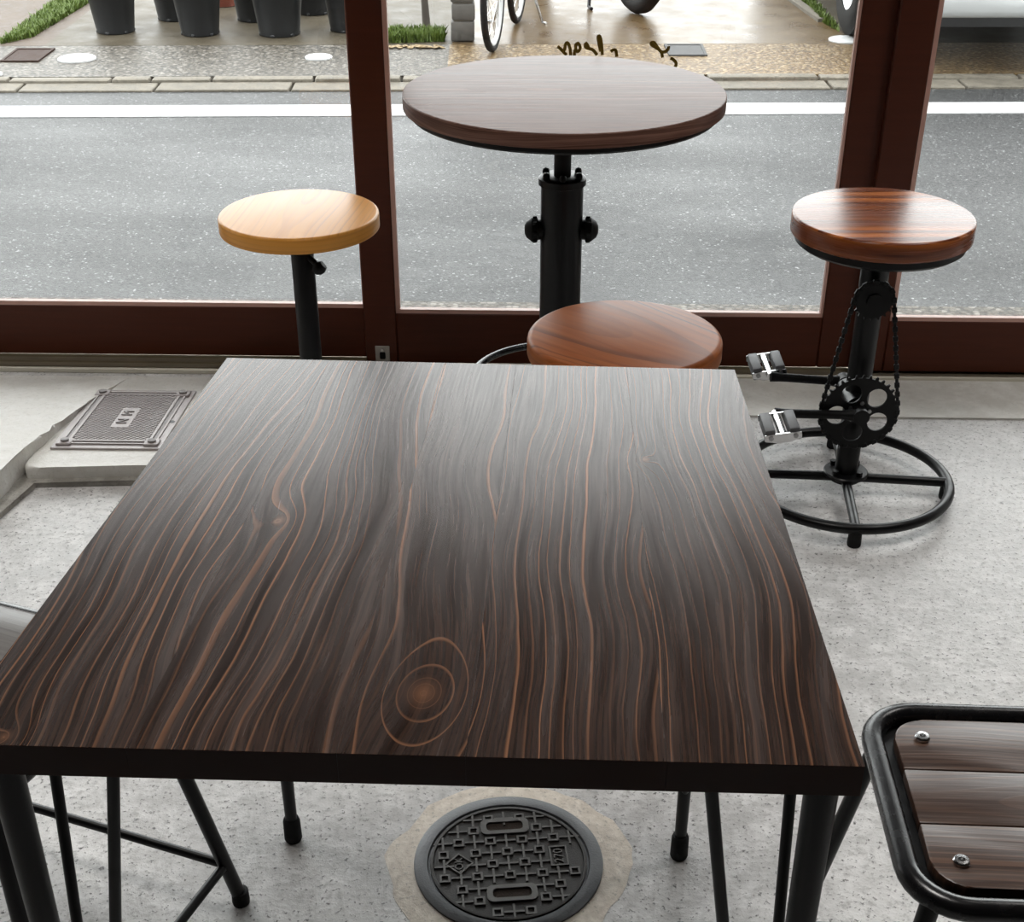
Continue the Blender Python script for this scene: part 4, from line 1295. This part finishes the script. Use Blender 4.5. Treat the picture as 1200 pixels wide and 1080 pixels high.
for (x, y) in slots:
    o_, i_ = rrect(0.068, 0.030, 0.009, 5), rrect(0.052, 0.017, 0.006, 5)
    f_ = B().ringprism(o_, i_, 0, 0.0040).obj('slot_rim', 'iron_high', cov, (x, y, PZ - 0.0002))
    B().prism(rrect(0.0525, 0.0175, 0.006, 5), 0, 0.0006).obj('slot_dirt', 'dirt', f_)
dm = 0.020
f_ = B().ringprism([(-dm, 0), (0, -dm), (dm, 0), (0, dm)], [(-dm + .003, 0), (0, -dm + .003), (dm - .003, 0), (0, dm - .003)], 0, 0.003).obj('maker_diamond', 'iron_high', cov, (-0.068, 0.0, PZ - 0.0002))
me = text_mesh('OK', 0.0160, 0.0014); me.materials.append(M['iron_high'])
place('raised_lettering', me, f_, (0, 0, 0.0013), (0, 0, pi / 2))
f_ = B().ringprism([(-.0125, -.019), (.0125, -.019), (.0125, .019), (-.0125, .019)], [(-.0100, -.0165), (.0100, -.0165), (.0100, .0165), (-.0100, .0165)], 0, 0.003).obj('size_panel', 'iron_high', cov, (0.070, 0.004, PZ - 0.0002))
me = text_mesh('270', 0.0185, 0.0012); me.materials.append(M['iron_high'])
place('raised_lettering', me, f_, (0, 0, 0.0013), (0, 0, pi / 2))

# ------------------------------------------------------------------ FLOOR HATCH on the step
hq = [at_z(60, 525, 0.036), at_z(186, 527, 0.036), at_z(232, 457, 0.016), at_z(111, 456, 0.016)]
hc = (hq[0] + hq[1] + hq[2] + hq[3]) / 4
hw = ((hq[1] - hq[0]).length + (hq[2] - hq[3]).length) / 2
hd = ((hq[3] - hq[0]).length + (hq[2] - hq[1]).length) / 2
hyaw = math.atan2((hq[3] - hq[0]).y + (hq[2] - hq[1]).y, (hq[3] - hq[0]).x + (hq[2] - hq[1]).x) - pi / 2
ht = thing('floor_hatch', 'grey rectangular service hatch set in the raised step at the left', 'hatch', (hc.x, hc.y, step_z(hc.y) - 0.0005), hyaw)
ht.rotation_euler = (-atan(0.034 / 0.5), 0, hyaw)
B().box((0, 0, 0.0025), (hw, hd, 0.005), None, 0.0015, 1).obj('hatch_frame', 'hatch', ht)
iw, idp = hw * 0.74, hd * 0.80
B().ringprism(rrect(iw + 0.03, idp + 0.03, 0.004, 2), rrect(iw + 0.022, idp + 0.022, 0.003, 2), 0.005, 0.008).obj('outer_rib', 'hatch', ht)
B().ringprism(rrect(iw + 0.004, idp + 0.004, 0.003, 2), rrect(iw - 0.008, idp - 0.008, 0.002, 2), 0.005, 0.0085).obj('inner_rib', 'hatch', ht)
B().box((0, 0, 0.0054), (iw + 0.021, idp + 0.021, 0.0008)).obj('lid', 'hatch_dark', ht)
# diagonal ribs of the lid, clipped to the lid rectangle
hx, hyy = iw / 2 - 0.006, idp / 2 - 0.006
k = -0.22
while k < 0.22:
    # line y = x*1.0 + k
    x0, x1 = max(-hx, -hyy - k), min(hx, hyy - k)
    if x1 - x0 > 0.01:
        segs = [(x0, x1)]
        a0, a1 = max(-0.020, -0.062 - k), min(0.020, 0.052 - k)
        if a1 > a0:
            segs = [(x0, a0), (a1, x1)]
        for (p0, p1) in segs:
            if p1 - p0 < 0.006: continue
            l = (p1 - p0) * sqrt(2)
            B().box(((p0 + p1) / 2, (p0 + p1) / 2 + k, 0.0065), (l, 0.0045, 0.003), (0, 0, pi / 4), 0.0008, 1).obj('diagonal_rib', 'hatch', ht)
    k += 0.0125
for sx in (-1, 1):
    for sy in (-1, 1):
        bs_ = B().box((sx * (iw / 2 + 0.006), sy * (idp / 2 + 0.006), 0.007), (0.032, 0.032, 0.006), None, 0.002, 1).obj('corner_boss', 'hatch', ht)
        B().lathe([(0.009, 0), (0.009, 0.004), (0.006, 0.005), (0, 0.005)], 12, (sx * (iw / 2 + 0.006), sy * (idp / 2 + 0.006), 0.0098)).obj('corner_screw', 'hatch_dark', bs_)
ct = B().prism(rrect(0.040, 0.112, 0.006, 3, 0, -0.005), 0.0056, 0.0080, 0.0006, 1).obj('name_cartouche', 'hatch', ht)
me = text_mesh('N  M', 0.034, 0.0012); me.materials.append(M['hatch_dark'])
place('raised_lettering', me, ct, (0.0, -0.005, 0.0090), (0, 0, pi / 2))
B().cone((hw / 2 - 0.012, -0.02, 0.0049), (hw / 2 - 0.012, -0.02, 0.0056), 0.007, seg=14).obj('key_hole', 'car_black', ht)

# ------------------------------------------------------------------ housings added round the ceiling fill lights
for (x, y), w_ in zip(FILL_SPOTS, ('floor hatch', 'square table', 'pedal stool')):
    l_ = thing('fill_lamp', 'added square white fill lamp above the %s' % w_, 'lamp', (x, y, 2.55), 0, 'added fill lamps')
    B().ringprism(rrect(0.56, 0.56, 0.02, 3), rrect(0.52, 0.52, 0.015, 3), -0.1, 0.0).obj('fill_housing', 'white_enamel', l_)
